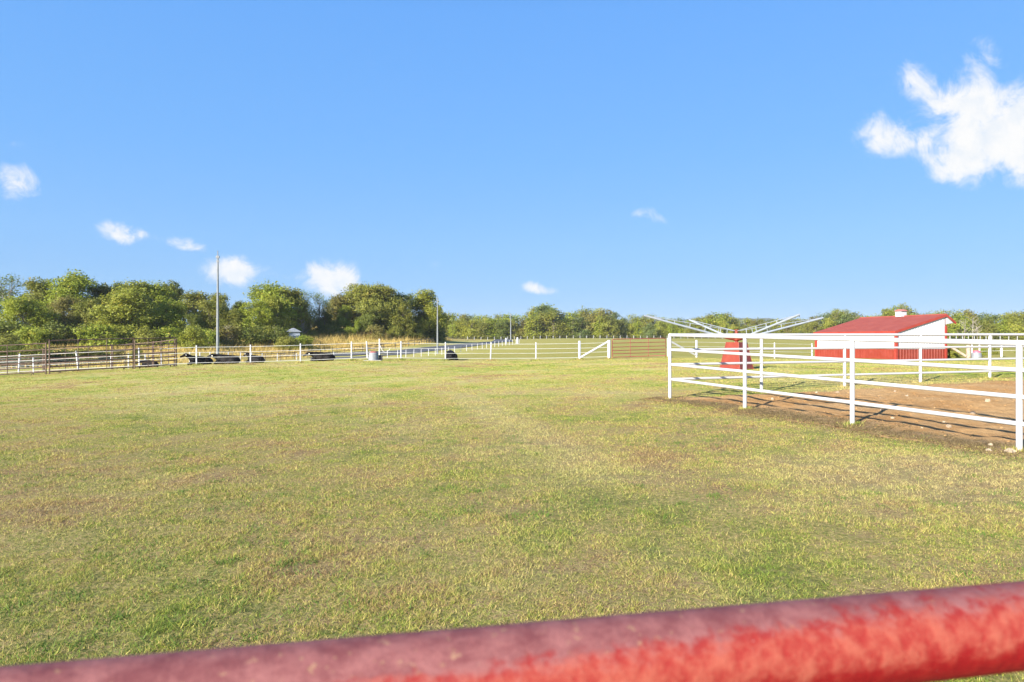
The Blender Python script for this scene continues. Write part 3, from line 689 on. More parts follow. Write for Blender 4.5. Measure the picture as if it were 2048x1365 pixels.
# ---------------------------------------------------------------- foreground gate with weathered red top rail
zb_ = EYE - .1904
A = Vector((-.2533, .3315, zb_)); B = Vector((.344, .450, zb_)); dr = (B - A).normalized()
root = empty('farm_gate', (A + B) / 2 - Vector((0, 0, 1.2)), math.atan2(dr.y, dr.x)); tag(root, 'weathered red pipe gate top rail across the bottom of the photo, closest to the viewer', 'gate')
def rail(y0, z, name, m, x0=-1.6, x1=1.7, r=.0272, n=40):
    b_ = MB(); pts = [(x0 + (x1 - x0) * i / 90, y0, 0) for i in range(91)]; b_.tube(pts, r, n); return b_.build(name, m, root, (0, 0, z))
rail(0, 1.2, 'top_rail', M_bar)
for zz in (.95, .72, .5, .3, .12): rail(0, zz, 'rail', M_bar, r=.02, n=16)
for xx in (-1.6, 1.7): MB().tube([(xx, 0, .12), (xx, 0, 1.2)], .026, 16).build('upright', M_bar, root)

# ================================================================ barn
Bc = Vector((31.3, 54.6)); Bl = Vector((28.6, 62.9)); gd = Vector((.951, .309)); ld = (Bl - Bc); LL = ld.length; ld.normalize()
gz0 = .05; WL = 5.37; WH = 2.3; RH = 3.68
root = empty('barn', (Bc.x, Bc.y, gz0), math.atan2(gd.y, gd.x)); tag(root, 'small red and white metal barn with red roof and a white cupola', 'barn')
# local axes: x along the gable wall, y along the long wall (away)
def ribbed(p0, ux, L, zlo, zhi, out, m, name, par, pitch=.305, topf=None):
    b_ = MB(); n_ = int(L / pitch); xs = []
    xs.append((0, 0))
    for i in range(n_ + 1):
        c_ = i * pitch + pitch / 2
        if c_ + .04 > L: break
        xs += [(c_ - .035, 0), (c_ - .018, .024), (c_ + .018, .024), (c_ + .035, 0)]
    xs.append((L, 0)); vs = []
    for s_, o_ in xs:
        p = Vector(p0) + Vector(ux) * s_ + Vector(out) * o_; vs.append((p.x, p.y, zlo)); vs.append((p.x, p.y, topf(s_) if topf else zhi))
    b_.add(vs, [(2 * i, 2 * i + 2, 2 * i + 3, 2 * i + 1) for i in range(len(xs) - 1)])
    return b_.build(name, m, par)
WS = .87
w1 = ribbed((0, 0, 0), (0, 1, 0), LL, WS, WH, (-1, 0, 0), M_whitewall, 'wall', root)
ribbed((-.02, 0, 0), (0, 1, 0), LL, -.3, WS, (-1, 0, 0), M_redwall, 'wainscot', root)
ribbed((0, 0, 0), (1, 0, 0), WL, WS, WH, (0, -1, 0), M_whitewall, 'gable_wall', root, topf=lambda s_: WH + (RH - WH) * s_ / WL - .03)
ribbed((0, -.02, 0), (1, 0, 0), WL, -.3, WS, (0, -1, 0), M_redwall, 'wainscot', root)
MB().box((WL / 2, LL, (WH) / 2), (WL, .06, WH)).build('wall', M_whitewall, root)
MB().box((-.03, LL / 2, WS), (.07, LL, .05)).build('drip_trim', M_whitewall, root); MB().box((WL / 2, -.03, WS), (WL, .07, .05)).build('drip_trim', M_whitewall, root)
# open side posts under the overhang
OV = 1.03; OZ = RH - .66
for yy in (0.08, LL / 2, LL - .08): MB().box((WL, yy, RH / 2 - .1), (.16, .16, RH - .2)).build('door_post', M_trim, root)
MB().add([(WL, -.02, RH - .05), (WL + OV - .05, -.02, OZ + .03), (WL, -.02, RH - .78), (WL, .04, RH - .05), (WL + OV - .05, .04, OZ + .03), (WL, .04, RH - .78)],
         [(0, 2, 1), (3, 4, 5), (0, 1, 4, 3), (1, 2, 5, 4), (0, 3, 5, 2)]).build('overhang_gable', M_whitewall, root)
rf = MB(); e0 = -.22; x_r = WL; ze = WH + (RH - WH) / WL * e0 + .04; yl0, yl1 = -.10, LL + .22; th_ = .05
def slab(x0, z0, x1, z1):
    rf.add([(x0, yl0, z0), (x1, yl0, z1), (x1, yl1, z1), (x0, yl1, z0), (x0, yl0, z0 - th_), (x1, yl0, z1 - th_), (x1, yl1, z1 - th_), (x0, yl1, z0 - th_)],
           [(0, 1, 2, 3), (7, 6, 5, 4), (0, 4, 5, 1), (1, 5, 6, 2), (2, 6, 7, 3), (3, 7, 4, 0)])
slab(e0, ze, x_r, RH + .04); slab(x_r, RH + .04, x_r + OV, OZ + .04)
for i in range(int((yl1 - yl0) / .305)):
    yy = yl0 + .15 + i * .305
    rf.tube([(e0, yy, ze + .004), (x_r, yy, RH + .044)], .016, 5); rf.tube([(x_r, yy, RH + .044), (x_r + OV, yy, OZ + .044)], .016, 5)
ro = rf.build('roof', M_roof, root)
for p in ro.data.polygons: p.use_smooth = False
MB().tube([(x_r, yl0, RH + .06), (x_r, yl1, RH + .06)], .06, 8).build('ridge_cap', M_roof, ro)
fa = MB(); MB_f = lambda A_, B_: None
def fascia(x0, z0, x1, z1, y):
    fa.add([(x0, y, z0 + .035), (x1, y, z1 + .035), (x1, y, z1 - .17), (x0, y, z0 - .17), (x0, y - .03, z0 + .035), (x1, y - .03, z1 + .035), (x1, y - .03, z1 - .17), (x0, y - .03, z0 - .17)],
           [(0, 1, 2, 3), (7, 6, 5, 4), (0, 4, 5, 1), (1, 5, 6, 2), (2, 6, 7, 3), (3, 7, 4, 0)])
fascia(e0, ze, x_r, RH + .04, yl0 - .005); fascia(x_r, RH + .04, x_r + OV, OZ + .04, yl0 - .005)
fa.box((e0 - .02, LL / 2, ze - .07), (.04, yl1 - yl0, .2)); fa.build('fascia', M_trim, root)
ct = MB(); ct.box((-.03, -.03, WH / 2 - .1), (.20, .20, WH + .1)); ct.box((WL, -.035, WH / 2 + .12), (.2, .08, WH + .65)); ct.box((-.03, LL, WH / 2), (.2, .2, WH)); ct.build('corner_trim', M_trim, root)
cp = MB().box((x_r - .08, LL * .49, RH + .25), (.62, .62, .5)).build('cupola', M_whitewall, root)
cr_ = MB(); q = .42; cx_, cy_ = x_r - .08, LL * .49
cr_.add([(cx_ - q, cy_ - q, RH + .503), (cx_ + q, cy_ - q, RH + .503), (cx_ + q, cy_ + q, RH + .503), (cx_ - q, cy_ + q, RH + .503), (cx_ - .2, cy_ - .2, RH + .66), (cx_ + .2, cy_ - .2, RH + .66), (cx_ + .2, cy_ + .2, RH + .66), (cx_ - .2, cy_ + .2, RH + .66)],
        [(3, 2, 1, 0), (4, 5, 6, 7), (0, 1, 5, 4), (1, 2, 6, 5), (2, 3, 7, 6), (3, 0, 4, 7)]); cr_.build('cupola_roof', simple('faded_red', (.5, .2, .17), (.42, .13, .1), 3), cp)

# small pale shed in the trees
x, y = fpt(586, 138); z = h1(x, y) - .2
root = empty('shed', (x, y, z), R(25)); tag(root, 'small pale blue shed half hidden by the trees on the left', 'shed')
SHH = EYE + (683 - 664) / F * 138 - z
MB().box((0, 0, SHH / 2), (2.3, 3.2, SHH)).build('wall', M_shed, root)
MB().add([(-1.5, -1.9, SHH - .1), (0, -1.9, SHH + .7), (1.5, -1.9, SHH - .1), (-1.5, 1.9, SHH - .1), (0, 1.9, SHH + .7), (1.5, 1.9, SHH - .1)], [(0, 1, 2), (5, 4, 3), (0, 3, 4, 1), (1, 4, 5, 2), (0, 2, 5, 3)]).build('roof', simple('shed_roof', (.26, .29, .34), (.32, .35, .4), 3), root)
MB().box((.2, -1.72, 1.1), (.9, .04, 1.9)).build('door', M_grey, root)

# ================================================================ horse walker
hx, hy = fpt(1473, 25); hzg = EYE - (740 - 683) / F * 25
root = empty('horse_walker', (hx, hy, hzg)); tag(root, 'four armed horse walker with a red pyramid base and white truss arms', 'horse walker')
bt = MB(); hb = 1.02; wb, wt = .80, .50; rot = R(38)
def ring(w_, z): return [Matrix.Rotation(rot, 3, 'Z') @ Vector((sx * w_ / 2, sy * w_ / 2, z)) for sx, sy in ((-1, -1), (1, -1), (1, 1), (-1, 1))]
wb = .86; wt = .53
bt.add(ring(wb, -.05) + ring(wb, 0.03) + ring(wt, hb), [(3, 2, 1, 0), (0, 1, 5, 4), (1, 2, 6, 5), (2, 3, 7, 6), (3, 0, 4, 7), (4, 5, 9, 8), (5, 6, 10, 9), (6, 7, 11, 10), (7, 4, 8, 11), (8, 9, 10, 11)])
for a_, b2 in zip(ring(wb, 0.03), ring(wt, hb)): bt.tube([a_, b2], .012, 6)
bt.build('base', M_walkred, root)
for k in range(4):
    p = ring(wb, .03)[k]; MB().box((p.x * 1.02, p.y * 1.02, .015), (.16, .16, .05), rot).build('foot', M_walkred, root)
hub = MB(); hub.tube([(0, 0, hb - .02), (0, 0, 1.47)], .062, 16); hub.tube([(0, 0, 1.06), (0, 0, 1.10), (0, 0, 1.14)], [.08, .13, .13], 16); hub.tube([(0, 0, 1.46), (0, 0, 1.49)], .09, 12); hub.build('hub', M_walkred, root)
HC = 0.0
ztip = (EYE + .92) - hzg
for (dx_, dy_, zt) in ((-3.6, -.80, ztip), (3.6, .80, ztip - .03), (.80, -3.6, ztip - .08), (-.80, 3.6, ztip - .02)):
    d_ = Vector((dx_, dy_, 0)); dn = d_.normalized()
    a0 = dn * .12 + Vector((0, 0, 1.12)); a1 = d_ + Vector((0, 0, zt)); t0 = dn * .06 + Vector((0, 0, 1.44)); t1 = a0.lerp(a1, .93) + Vector((0, 0, .03))
    arm = MB().tube([a0, a1], [.042, .036], 12).build('arm', M_arm, root)
    MB().tube([t0, t1], .012, 8).build('truss_rod', M_arm, arm)
    st = MB()
    for f in (.16, .33, .5, .67, .82): st.tube([a0.lerp(a1, f), t0.lerp(t1, f / .93)], .012, 6)
    st.build('strut', M_arm, arm)
    MB().tube([a0 - dn * .1, a0 + (a1 - a0).normalized() * .35], .06, 10).build('socket', M_walkred, arm)
    MB().tube([a1 - Vector((0, 0, .01)), a1 - Vector((0, 0, .07))], .012, 6).build('tie_ring', M_darkst, arm)

# ================================================================ light poles
for px, d_, ytop, ybase, r0, lab in ((435.5, 64, 512, 731, .15, 'tallest grey light pole behind the resting cattle on the left'), (875, 119, 600, 713, .17, 'slim grey light pole beside the lane right of the big oaks'), (1021.5, 270, 629, 679, .26, 'furthest thin white pole at the end of the lane')):
    x, y = fpt(px, d_); z = h1(x, y); top = EYE + (683 - ytop) / F * d_
    root = empty('light_pole', (x, y, z)); tag(root, lab, 'pole'); hh = top - z
    MB().tube([(0, 0, -.3), (0, 0, hh * .5), (0, 0, hh)], [r0, r0 * .75, r0 * .45], 14).build('pole', M_galv, root)
    MB().tube([(0, 0, hh), (0, 0, hh + .45)], r0 * .28, 8).build('spike', M_galv, root)
    fx = MB()
    for sx in (-1, 1): fx.box((sx * r0 * .6, 0, hh - .15), (r0 * .6, r0 * 1.2, .22)); fx.box((sx * r0 * .55, 0, hh - .55), (r0 * .4, r0 * .8, .18))
    fx.build('fittings', M_grey, root)

# ================================================================ corral panels
def panel(label, pa, pb, h, rails, m=M_rust, r=.029, posts=True):
    A = Vector((*pa, h1(*pa))); B = Vector((*pb, h1(*pb))); root = empty('corral_panel', A.lerp(B, .5)); c_ = root.location.copy(); tag(root, label, 'corral panel', 'rusty corral panels')
    def pt(k, z): return A.lerp(B, k) + Vector((0, 0, z)) - c_
    for f in rails: MB().tube([pt(0, .12 + (h - .12) * f), pt(1, .12 + (h - .12) * f)], r, 8).build('rail', m, root)
    for k in (.005, .995):
        b_ = MB(); b_.tube([pt(k, -.05), pt(k, h + .04)], r * 1.25, 8); b_.build('upright', m, root)
    for k in (.33, .67): MB().tube([pt(k, .14) + Vector((0, -.03, 0)), pt(k, h) + Vector((0, -.03, 0))], r * .75, 6).build('stay', m, root)
    for k in (.12, .88):
        MB().tube([pt(k, .14), pt(k - .012, -.02)], r * .7, 6).tube([pt(k, .14), pt(k + .012, -.02)], r * .7, 6).build('foot', m, root)
    d_ = (B - A).normalized()
    MB().tube([pt(.02, h) - d_ * 0, pt(.02, h) + Vector((0, 0, .07)) - d_ * .1, pt(.02, h) - d_ * .22 + Vector((0, 0, .02))], r * .6, 6).build('pin_hook', m, root)
    return root
r6 = [0, .17, .35, .55, .78, 1]; r7 = [0, .16, .30, .45, .60, .78, 1]
p0, p1, p2, p3 = fpt(-150, 34.5), fpt(95, 36.2), fpt(267, 39.3), fpt(350, 41.5)
panel('rusty corral panel at the far left, cut by the photo edge', p0, (p1[0] - .05, p1[1]), 1.66, r6)
panel('long rusty corral panel between the two tallest uprights, nearest side of the pen', (p1[0] + .08, p1[1]), p2, 1.80, r7)
panel('short rusty corral panel at the right end of the pen front', (p2[0] + .06, p2[1]), p3, 1.78, r7)
q1, q2, q3, q4 = fpt(307, 44.5), fpt(225, 46), fpt(88, 48), fpt(-60, 50)
panel('narrow rusty corral panel closing the right end of the pen', (p3[0] + .05, p3[1] + .1), q1, 1.66, r6)
panel('rusty corral panel at the back of the pen, in front of the lying cow', (q1[0] - .05, q1[1]), q2, 1.66, r6)
panel('rusty corral panel at the back of the pen behind the long front panel', (q2[0] - .05, q2[1]), q3, 1.66, r6)
panel('rusty corral panel at the back of the pen at the left photo edge', (q3[0] - .05, q3[1]), q4, 1.66, r6)

# ================================================================ waterers
x, y = fpt(747, 42.9); z = h1(x, y)
root = empty('waterer', (x, y, z)); tag(root, 'grey round livestock waterer with a red lid at the leaning fence post', 'waterer')
MB().tube([(0, 0, -.05), (0, 0, .04), (0, 0, .42), (0, 0, .50), (0, 0, .52)], [.34, .33, .29, .27, .22], 24).build('tank', M_grey, root)
MB().tube([(0, 0, .52), (0, 0, .56), (0, 0, .59)], [.24, .22, .08], 20).build('lid', M_redlid, root)
MB().box((.42, .2, .17), (.22, .2, .36)).build('float_box', M_darkst, root)
MB().box((0, 0, .0), (1.1, .9, .08)).build('pad', M_conc, root)
x, y = fpt(1953, 54); z = h1(x, y)
root = empty('waterer', (x, y, z)); tag(root, 'grey square livestock waterer with a pink lid right of the barn', 'waterer')
MB().tube([(0, 0, -.05), (0, 0, .35), (0, 0, .42)], [.36, .34, .30], 20).build('tank', M_grey, root)
MB().tube([(0, 0, .42), (0, 0, .55), (0, 0, .60)], [.27, .25, .1], 16).build('lid', M_pinklid, root)

# ================================================================ cattle
def cow_mesh(head_up, head_turn, seed, tag_side=1):
    b_ = MB(); rnd = random.Random(seed)
    # lying on the sternum; +x is the head end; belly on the ground
    b_.ell((0, 0, .36), (.78, .40, .38)); b_.ell((-.55, 0, .36), (.42, .38, .36)); b_.ell((-.78, .05, .30), (.26, .30, .28)); b_.ell((.45, 0, .42), (.42, .34, .38)); b_.ell((.1, 0, .25), (.7, .44, .25))
    b_.ell((.55, 0, .60), (.25, .13, .20))
    b_.tube([(-.9, 0, .56), (.0, 0, .68), (.6, 0, .72)], [.09, .09, .10], 8)
    # neck and head
    hx_, hy_, hz_ = 1.12 * math.cos(head_turn * .5), .9 * math.sin(head_turn * .7), head_up
    b_.tube([(.58, 0, .52), (.85, hy_ * .4, .55 + (hz_ - .5) * .45), (hx_, hy_, hz_)], [.27, .20, .15], 10)
    dn = Vector((math.cos(head_turn), math.sin(head_turn), -.45)).normalized()
    p = Vector((hx_, hy_, hz_)); b_.ell(p, (.17, .13, .15)); b_.tube([p, p + dn * .25, p + dn * .44], [.14, .105, .085], 10); b_.ell(p + dn * .44, (.09, .09, .08))
    sd = Vector((-dn.y, dn.x, 0)).normalized()
    for s_ in (-1, 1):
        e_ = p + sd * s_ * .12 + Vector((0, 0, .07)); b_.tube([e_, e_ + sd * s_ * .12 + Vector((0, 0, .0)), e_ + sd * s_ * .22 - Vector((0, 0, .03))], [.035, .055, .02], 8)
    # folded legs
    for s_ in (-1, 1):
        b_.tube([(.5, .26 * s_, .30), (.86, .30 * s_, .12), (.95, .26 * s_, .07)], [.13, .085, .06], 8); b_.tube([(.95, .26 * s_, .07), (.60, .30 * s_, .05), (.5, .30 * s_, .05)], [.06, .05, .055], 8)
        b_.ell((-.55, .33 * s_, .27), (.32, .16, .25)); b_.tube([(-.35, .42 * s_, .14), (-.05, .48 * s_, .07), (-.3, .55 * s_, .05), (.0, .56 * s_, .04)], [.12, .07, .05, .05], 8)
    b_.tube([(-.98, .02, .48), (-1.08, .08, .28), (-1.12, .16, .06), (-1.2, .35, .04)], [.045, .03, .025, .05], 8)
    me = b_.mesh('cow', M_cow); e_ = p + sd * tag_side * .22
    return me, e_
bmats = {}
def cow(px, d_, rz, head_up, turn, lab, seed, scale=1.0, side=1, tags=True):
    me, te = cow_mesh(head_up, turn, seed, side); x, y = fpt(px, d_); z = h1(x, y)
    o = bpy.data.objects.new('cow', me); COL.objects.link(o); o.location = (x, y, z); o.rotation_euler = (0, 0, rz); o.scale = (scale,) * 3
    mo = o.modifiers.new('remesh', 'REMESH'); mo.mode = 'VOXEL'; mo.voxel_size = .035; mo.use_smooth_shade = True
    ms = o.modifiers.new('smooth', 'SMOOTH'); ms.factor = .5; ms.iterations = 4
    tag(o, lab, 'cow', 'black cattle lying behind the tape fence')
    if tags:
        for s_ in ((side,)):
            MB().box((te.x, te.y, te.z - .02), (.07, .05, .09)).build('ear_tag', M_tag, o)
    return o
cow(299, 45.5, R(165), .62, R(10), 'black cow lying inside the rusty pen, farthest left', 1, .66, side=1)
cow(400, 46.5, R(222), .90, R(-10), 'black cow lying with its head raised, just right of the rusty pen', 2, .80, side=1)
cow(454, 45.5, R(185), .70, R(25), 'black cow lying at the foot of the tall light pole, side on', 3, .84, side=1)
cow(511, 48, R(160), .92, R(-5), 'black cow lying with its head up, behind the fence post right of the tall pole', 4, .72, side=1)
cow(645, 45.3, R(184), .66, R(25), 'black cow lying with its head low between two fence posts left of the waterer', 5, .80, side=1)
cow(902, 46.5, R(100), .60, R(10), 'black cow lying seen from behind at a fence post right of the slim pole', 6, .86, tags=False)

# ================================================================ rocks
def rock(x, y, s_, lab, seed):
    rnd = random.Random(seed); b_ = MB(); b_.ell((0, 0, 0), (1, 1, 1), n=9, m=6)
    vs = []
    nrm = {}
    for v_ in b_.v:
        k = (round(v_[0], 3), round(v_[1], 3), round(v_[2], 3)); f = nrm.setdefault(k, rnd.uniform(.72, 1.2)); vs.append((v_[0] * f * s_ * .95, v_[1] * f * s_ * .8, v_[2] * f * s_ * .7))
    b_.v = vs; b_.s = [False] * len(b_.s); o = b_.build('rock', M_rock); o.location = (x, y, float(zs(x, y)[0]) + s_ * .2); o.rotation_euler = (0, 0, rnd.uniform(0, 6)); tag(o, lab, 'rock', 'pale stones in and around the arena')
def dhit(px, py):
    ds = np.geomspace(4, 40, 1500); x = (px - 1024) / F * ds; z = EYE - (py - 683) / F * ds; g_ = zs(x, ds); k = max(1, int(np.argmax(z <= g_))); return float(x[k]), float(ds[k])
RK = [(2020, 906, .062, 'largest pale stone at the foot of the rightmost near fence post'), (1978, 903, .038, 'small pale stone left of the largest stone at the near fence post'), (1981, 892, .034, 'tan stone just behind the small stone near the right edge'),
      (1897, 855, .045, 'orange tan stone between the two front shadow lines'), (1888, 846, .028, 'little stone on the middle fence shadow'), (1785, 838, .036, 'stone just right of the shadow crossing behind the second near post'), (1763, 822, .032, 'pale stone above the shadow of the near fence post'),
      (1946, 829, .055, 'tan stone lying on the uppermost shadow line'), (1975, 804, .060, 'flat pale stone in the right part of the arena'), (1814, 794, .042, 'pale stone in the middle of the arena'), (1675, 787, .045, 'pale stone left of the second near post'),
      (1633, 787, .040, 'pale stone near the left part of the arena'), (1790, 785, .038, 'flat stone behind the stone in mid arena'), (1844, 858, .022, 'tiny stone in the dark litter strip'), (1545, 800, .040, 'tan stone near the arena corner')]
for i, (px, py, s_, lab) in enumerate(RK):
    x, y = dhit(px, py); rock(x, y, s_, lab, 40 + i)

# ================================================================ trees
def crown_mesh(seed, h, w, base, leaf, nclump, per, m, shape='round', spread=1.0, dens_out=.5):
    rg = np.random.default_rng(seed); V_ = []; At = []
    # main lobes give the crown its uneven outline
    nl = rg.integers(9, 13); lobes = []
    for i in range(nl):
        a = rg.random() * 6.28; f = (i + .5) / nl; zc = base + (h - base) * (.12 + .72 * f)
        rmax = w / 2 * (math.sin(math.pi * min(.97, .22 + .70 * f)) if shape == 'round' else (1.05 - .85 * f) if shape == 'cone' else .55 + .45 * math.sin(math.pi * f))
        lobes.append((math.cos(a) * rmax * .62, math.sin(a) * rmax * .62, zc, w * (.20 + .13 * rg.random()) * (1 if shape != 'cone' else max(.4, 1.1 - f)), (h - base) * (.13 + .08 * rg.random())))
    lobes.append((0, 0, base + (h - base) * .86, w * .2, (h - base) * .14))
    for q_ in range(3):
        a = rg.random() * 6.28; rq = w * (.12 + .16 * rg.random()); lobes.append((math.cos(a) * rq, math.sin(a) * rq, base + (h - base) * (.80 + .12 * rg.random()), w * .11, (h - base) * .09))
    if shape == 'full': lobes += [(math.cos(a) * w * .3, math.sin(a) * w * .3, h * .14, w * .24, h * .13) for a in (0, 1.3, 2.5, 3.8, 5.1)]
    lw_ = np.array([l_[3] ** 1.6 * l_[4] ** .6 for l_ in lobes]); lw_ /= lw_.sum()
    for c_ in range(nclump):
        L_ = lobes[rg.choice(len(lobes), p=lw_)]
        dv = rg.normal(size=3); dv /= np.linalg.norm(dv); rr_ = rg.random() ** (dens_out)
        cc_ = np.array([L_[0] + dv[0] * L_[3] * rr_, L_[1] + dv[1] * L_[3] * rr_, L_[2] + dv[2] * L_[4] * rr_ * 1.1])
        out = cc_ - np.array([0, 0, base + (h - base) * .4]); out /= (np.linalg.norm(out) + 1e-6)
        sz = leaf * 2.1 * spread * (.7 + .6 * rg.random())
        p = cc_ + rg.normal(size=(per, 3)) * np.array([sz, sz, sz * .8])
        nrm = rg.normal(size=(per, 3)) * .62 + out * .85 + np.array([0, 0, .35]); nrm /= np.linalg.norm(nrm, axis=1)[:, None]
        t_ = np.cross(nrm, rg.normal(size=(per, 3))); t_ /= np.linalg.norm(t_, axis=1)[:, None]; b_ = np.cross(nrm, t_)
        ls = leaf * (.6 + .8 * rg.random(per))[:, None]
        q = np.stack([p - t_ * ls, p + b_ * ls * .55, p + t_ * ls, p - b_ * ls * .55], 1); V_.append(q.reshape(-1, 3))
        r1 = np.clip(rg.random() * .7 + .3 * rg.random(per), 0, 1); r2 = np.clip(rg.random() * .75 + .25 * rg.random(per), 0, 1)
        At.append(np.repeat(np.stack([r1, r2, r1], 1), 4, 0))
    V_ = np.concatenate(V_); At = np.concatenate(At); V_[:, 2] = np.maximum(V_[:, 2], .05)
    return npmesh('crown', V_, np.arange(len(V_)).reshape(-1, 4), m, {'rnd': At}, False, 4), lobes
def trunk_mesh(seed, h, lobes, r, m=None, base=0):
    rnd = random.Random(seed); b_ = MB(); tp = Vector((rnd.uniform(-.4, .4), rnd.uniform(-.4, .4), h * .8))
    b_.tube([(0, 0, -.4), (tp.x * .2, tp.y * .2, h * .2), (tp.x * .6, tp.y * .6, h * .5), tp], [r * 1.25, r, r * .65, r * .15], 7)
    for L_ in lobes:
        z0 = max(h * .12, min(h * .6, L_[2] * .55)); s_ = Vector((tp.x * z0 / h, tp.y * z0 / h, z0)); e_ = Vector(L_[:3]); md = s_.lerp(e_, .5) + Vector((rnd.uniform(-.3, .3), rnd.uniform(-.3, .3), rnd.uniform(-.2, .4)))
        b_.tube([s_, md, e_], [r * .42, r * .25, r * .08], 5)
        for _ in range(2):
            e2 = e_ + Vector((rnd.uniform(-1, 1) * L_[3], rnd.uniform(-1, 1) * L_[3], rnd.uniform(-.3, 1) * L_[4])); b_.tube([md, e2], [r * .15, r * .04], 4)
    return b_.mesh('trunk', m or M_bark)
PROTO = {}
def proto(key, seed, h, w, base, leaf, nclump, per, m, shape='round', spread=1.0, r=.2, bark=None, dens_out=.5):
    cm_, lb = crown_mesh(seed, h, w, base, leaf, nclump, per, m, shape, spread, dens_out); PROTO[key] = (cm_, trunk_mesh(seed, h, lb, r, bark), h)
# left wood prototypes (seen at about 120-170 m)
LEAVES = dict(bright=L_bright, olive=L_olive, dark=L_dark, cool=L_cool, yellow=L_yellow, russet=L_russet)
for i, (k, shp) in enumerate((('bright', 'round'), ('olive', 'round'), ('dark', 'round'), ('cool', 'round'), ('yellow', 'round'), ('russet', 'round'))):
    proto(k + '_a', 100 + i, 12, 9.5, 1.0, .19, 800, 24, LEAVES[k], 'full')
    proto(k + '_b', 200 + i, 12, 8.0, 1.6, .185, 620, 24, LEAVES[k], 'round')
proto('oak_a', 301, 12, 12.5, 1.6, .19, 900, 26, L_olive, 'round', r=.35, bark=M_pale, dens_out=.4)
proto('oak_b', 302, 12, 11, 1.4, .19, 850, 26, L_dark, 'round', r=.35, dens_out=.4)
proto('airy_a', 303, 12, 8, 3.0, .15, 260, 15, L_cool, 'round', 1.6, bark=M_pale)
proto('airy_b', 304, 12, 7, 4.0, .15, 200, 15, L_olive, 'round', 1.6, bark=M_pale)
proto('cedar', 305, 8, 5, .2, .16, 260, 24, L_dark, 'cone')
for i, k in enumerate(('bright', 'olive', 'dark', 'yellow', 'russet')):
    proto('bush_' + k, 400 + i, 4.0, 5.5, .1, .17, 150, 24, LEAVES[k], 'full', r=.08)
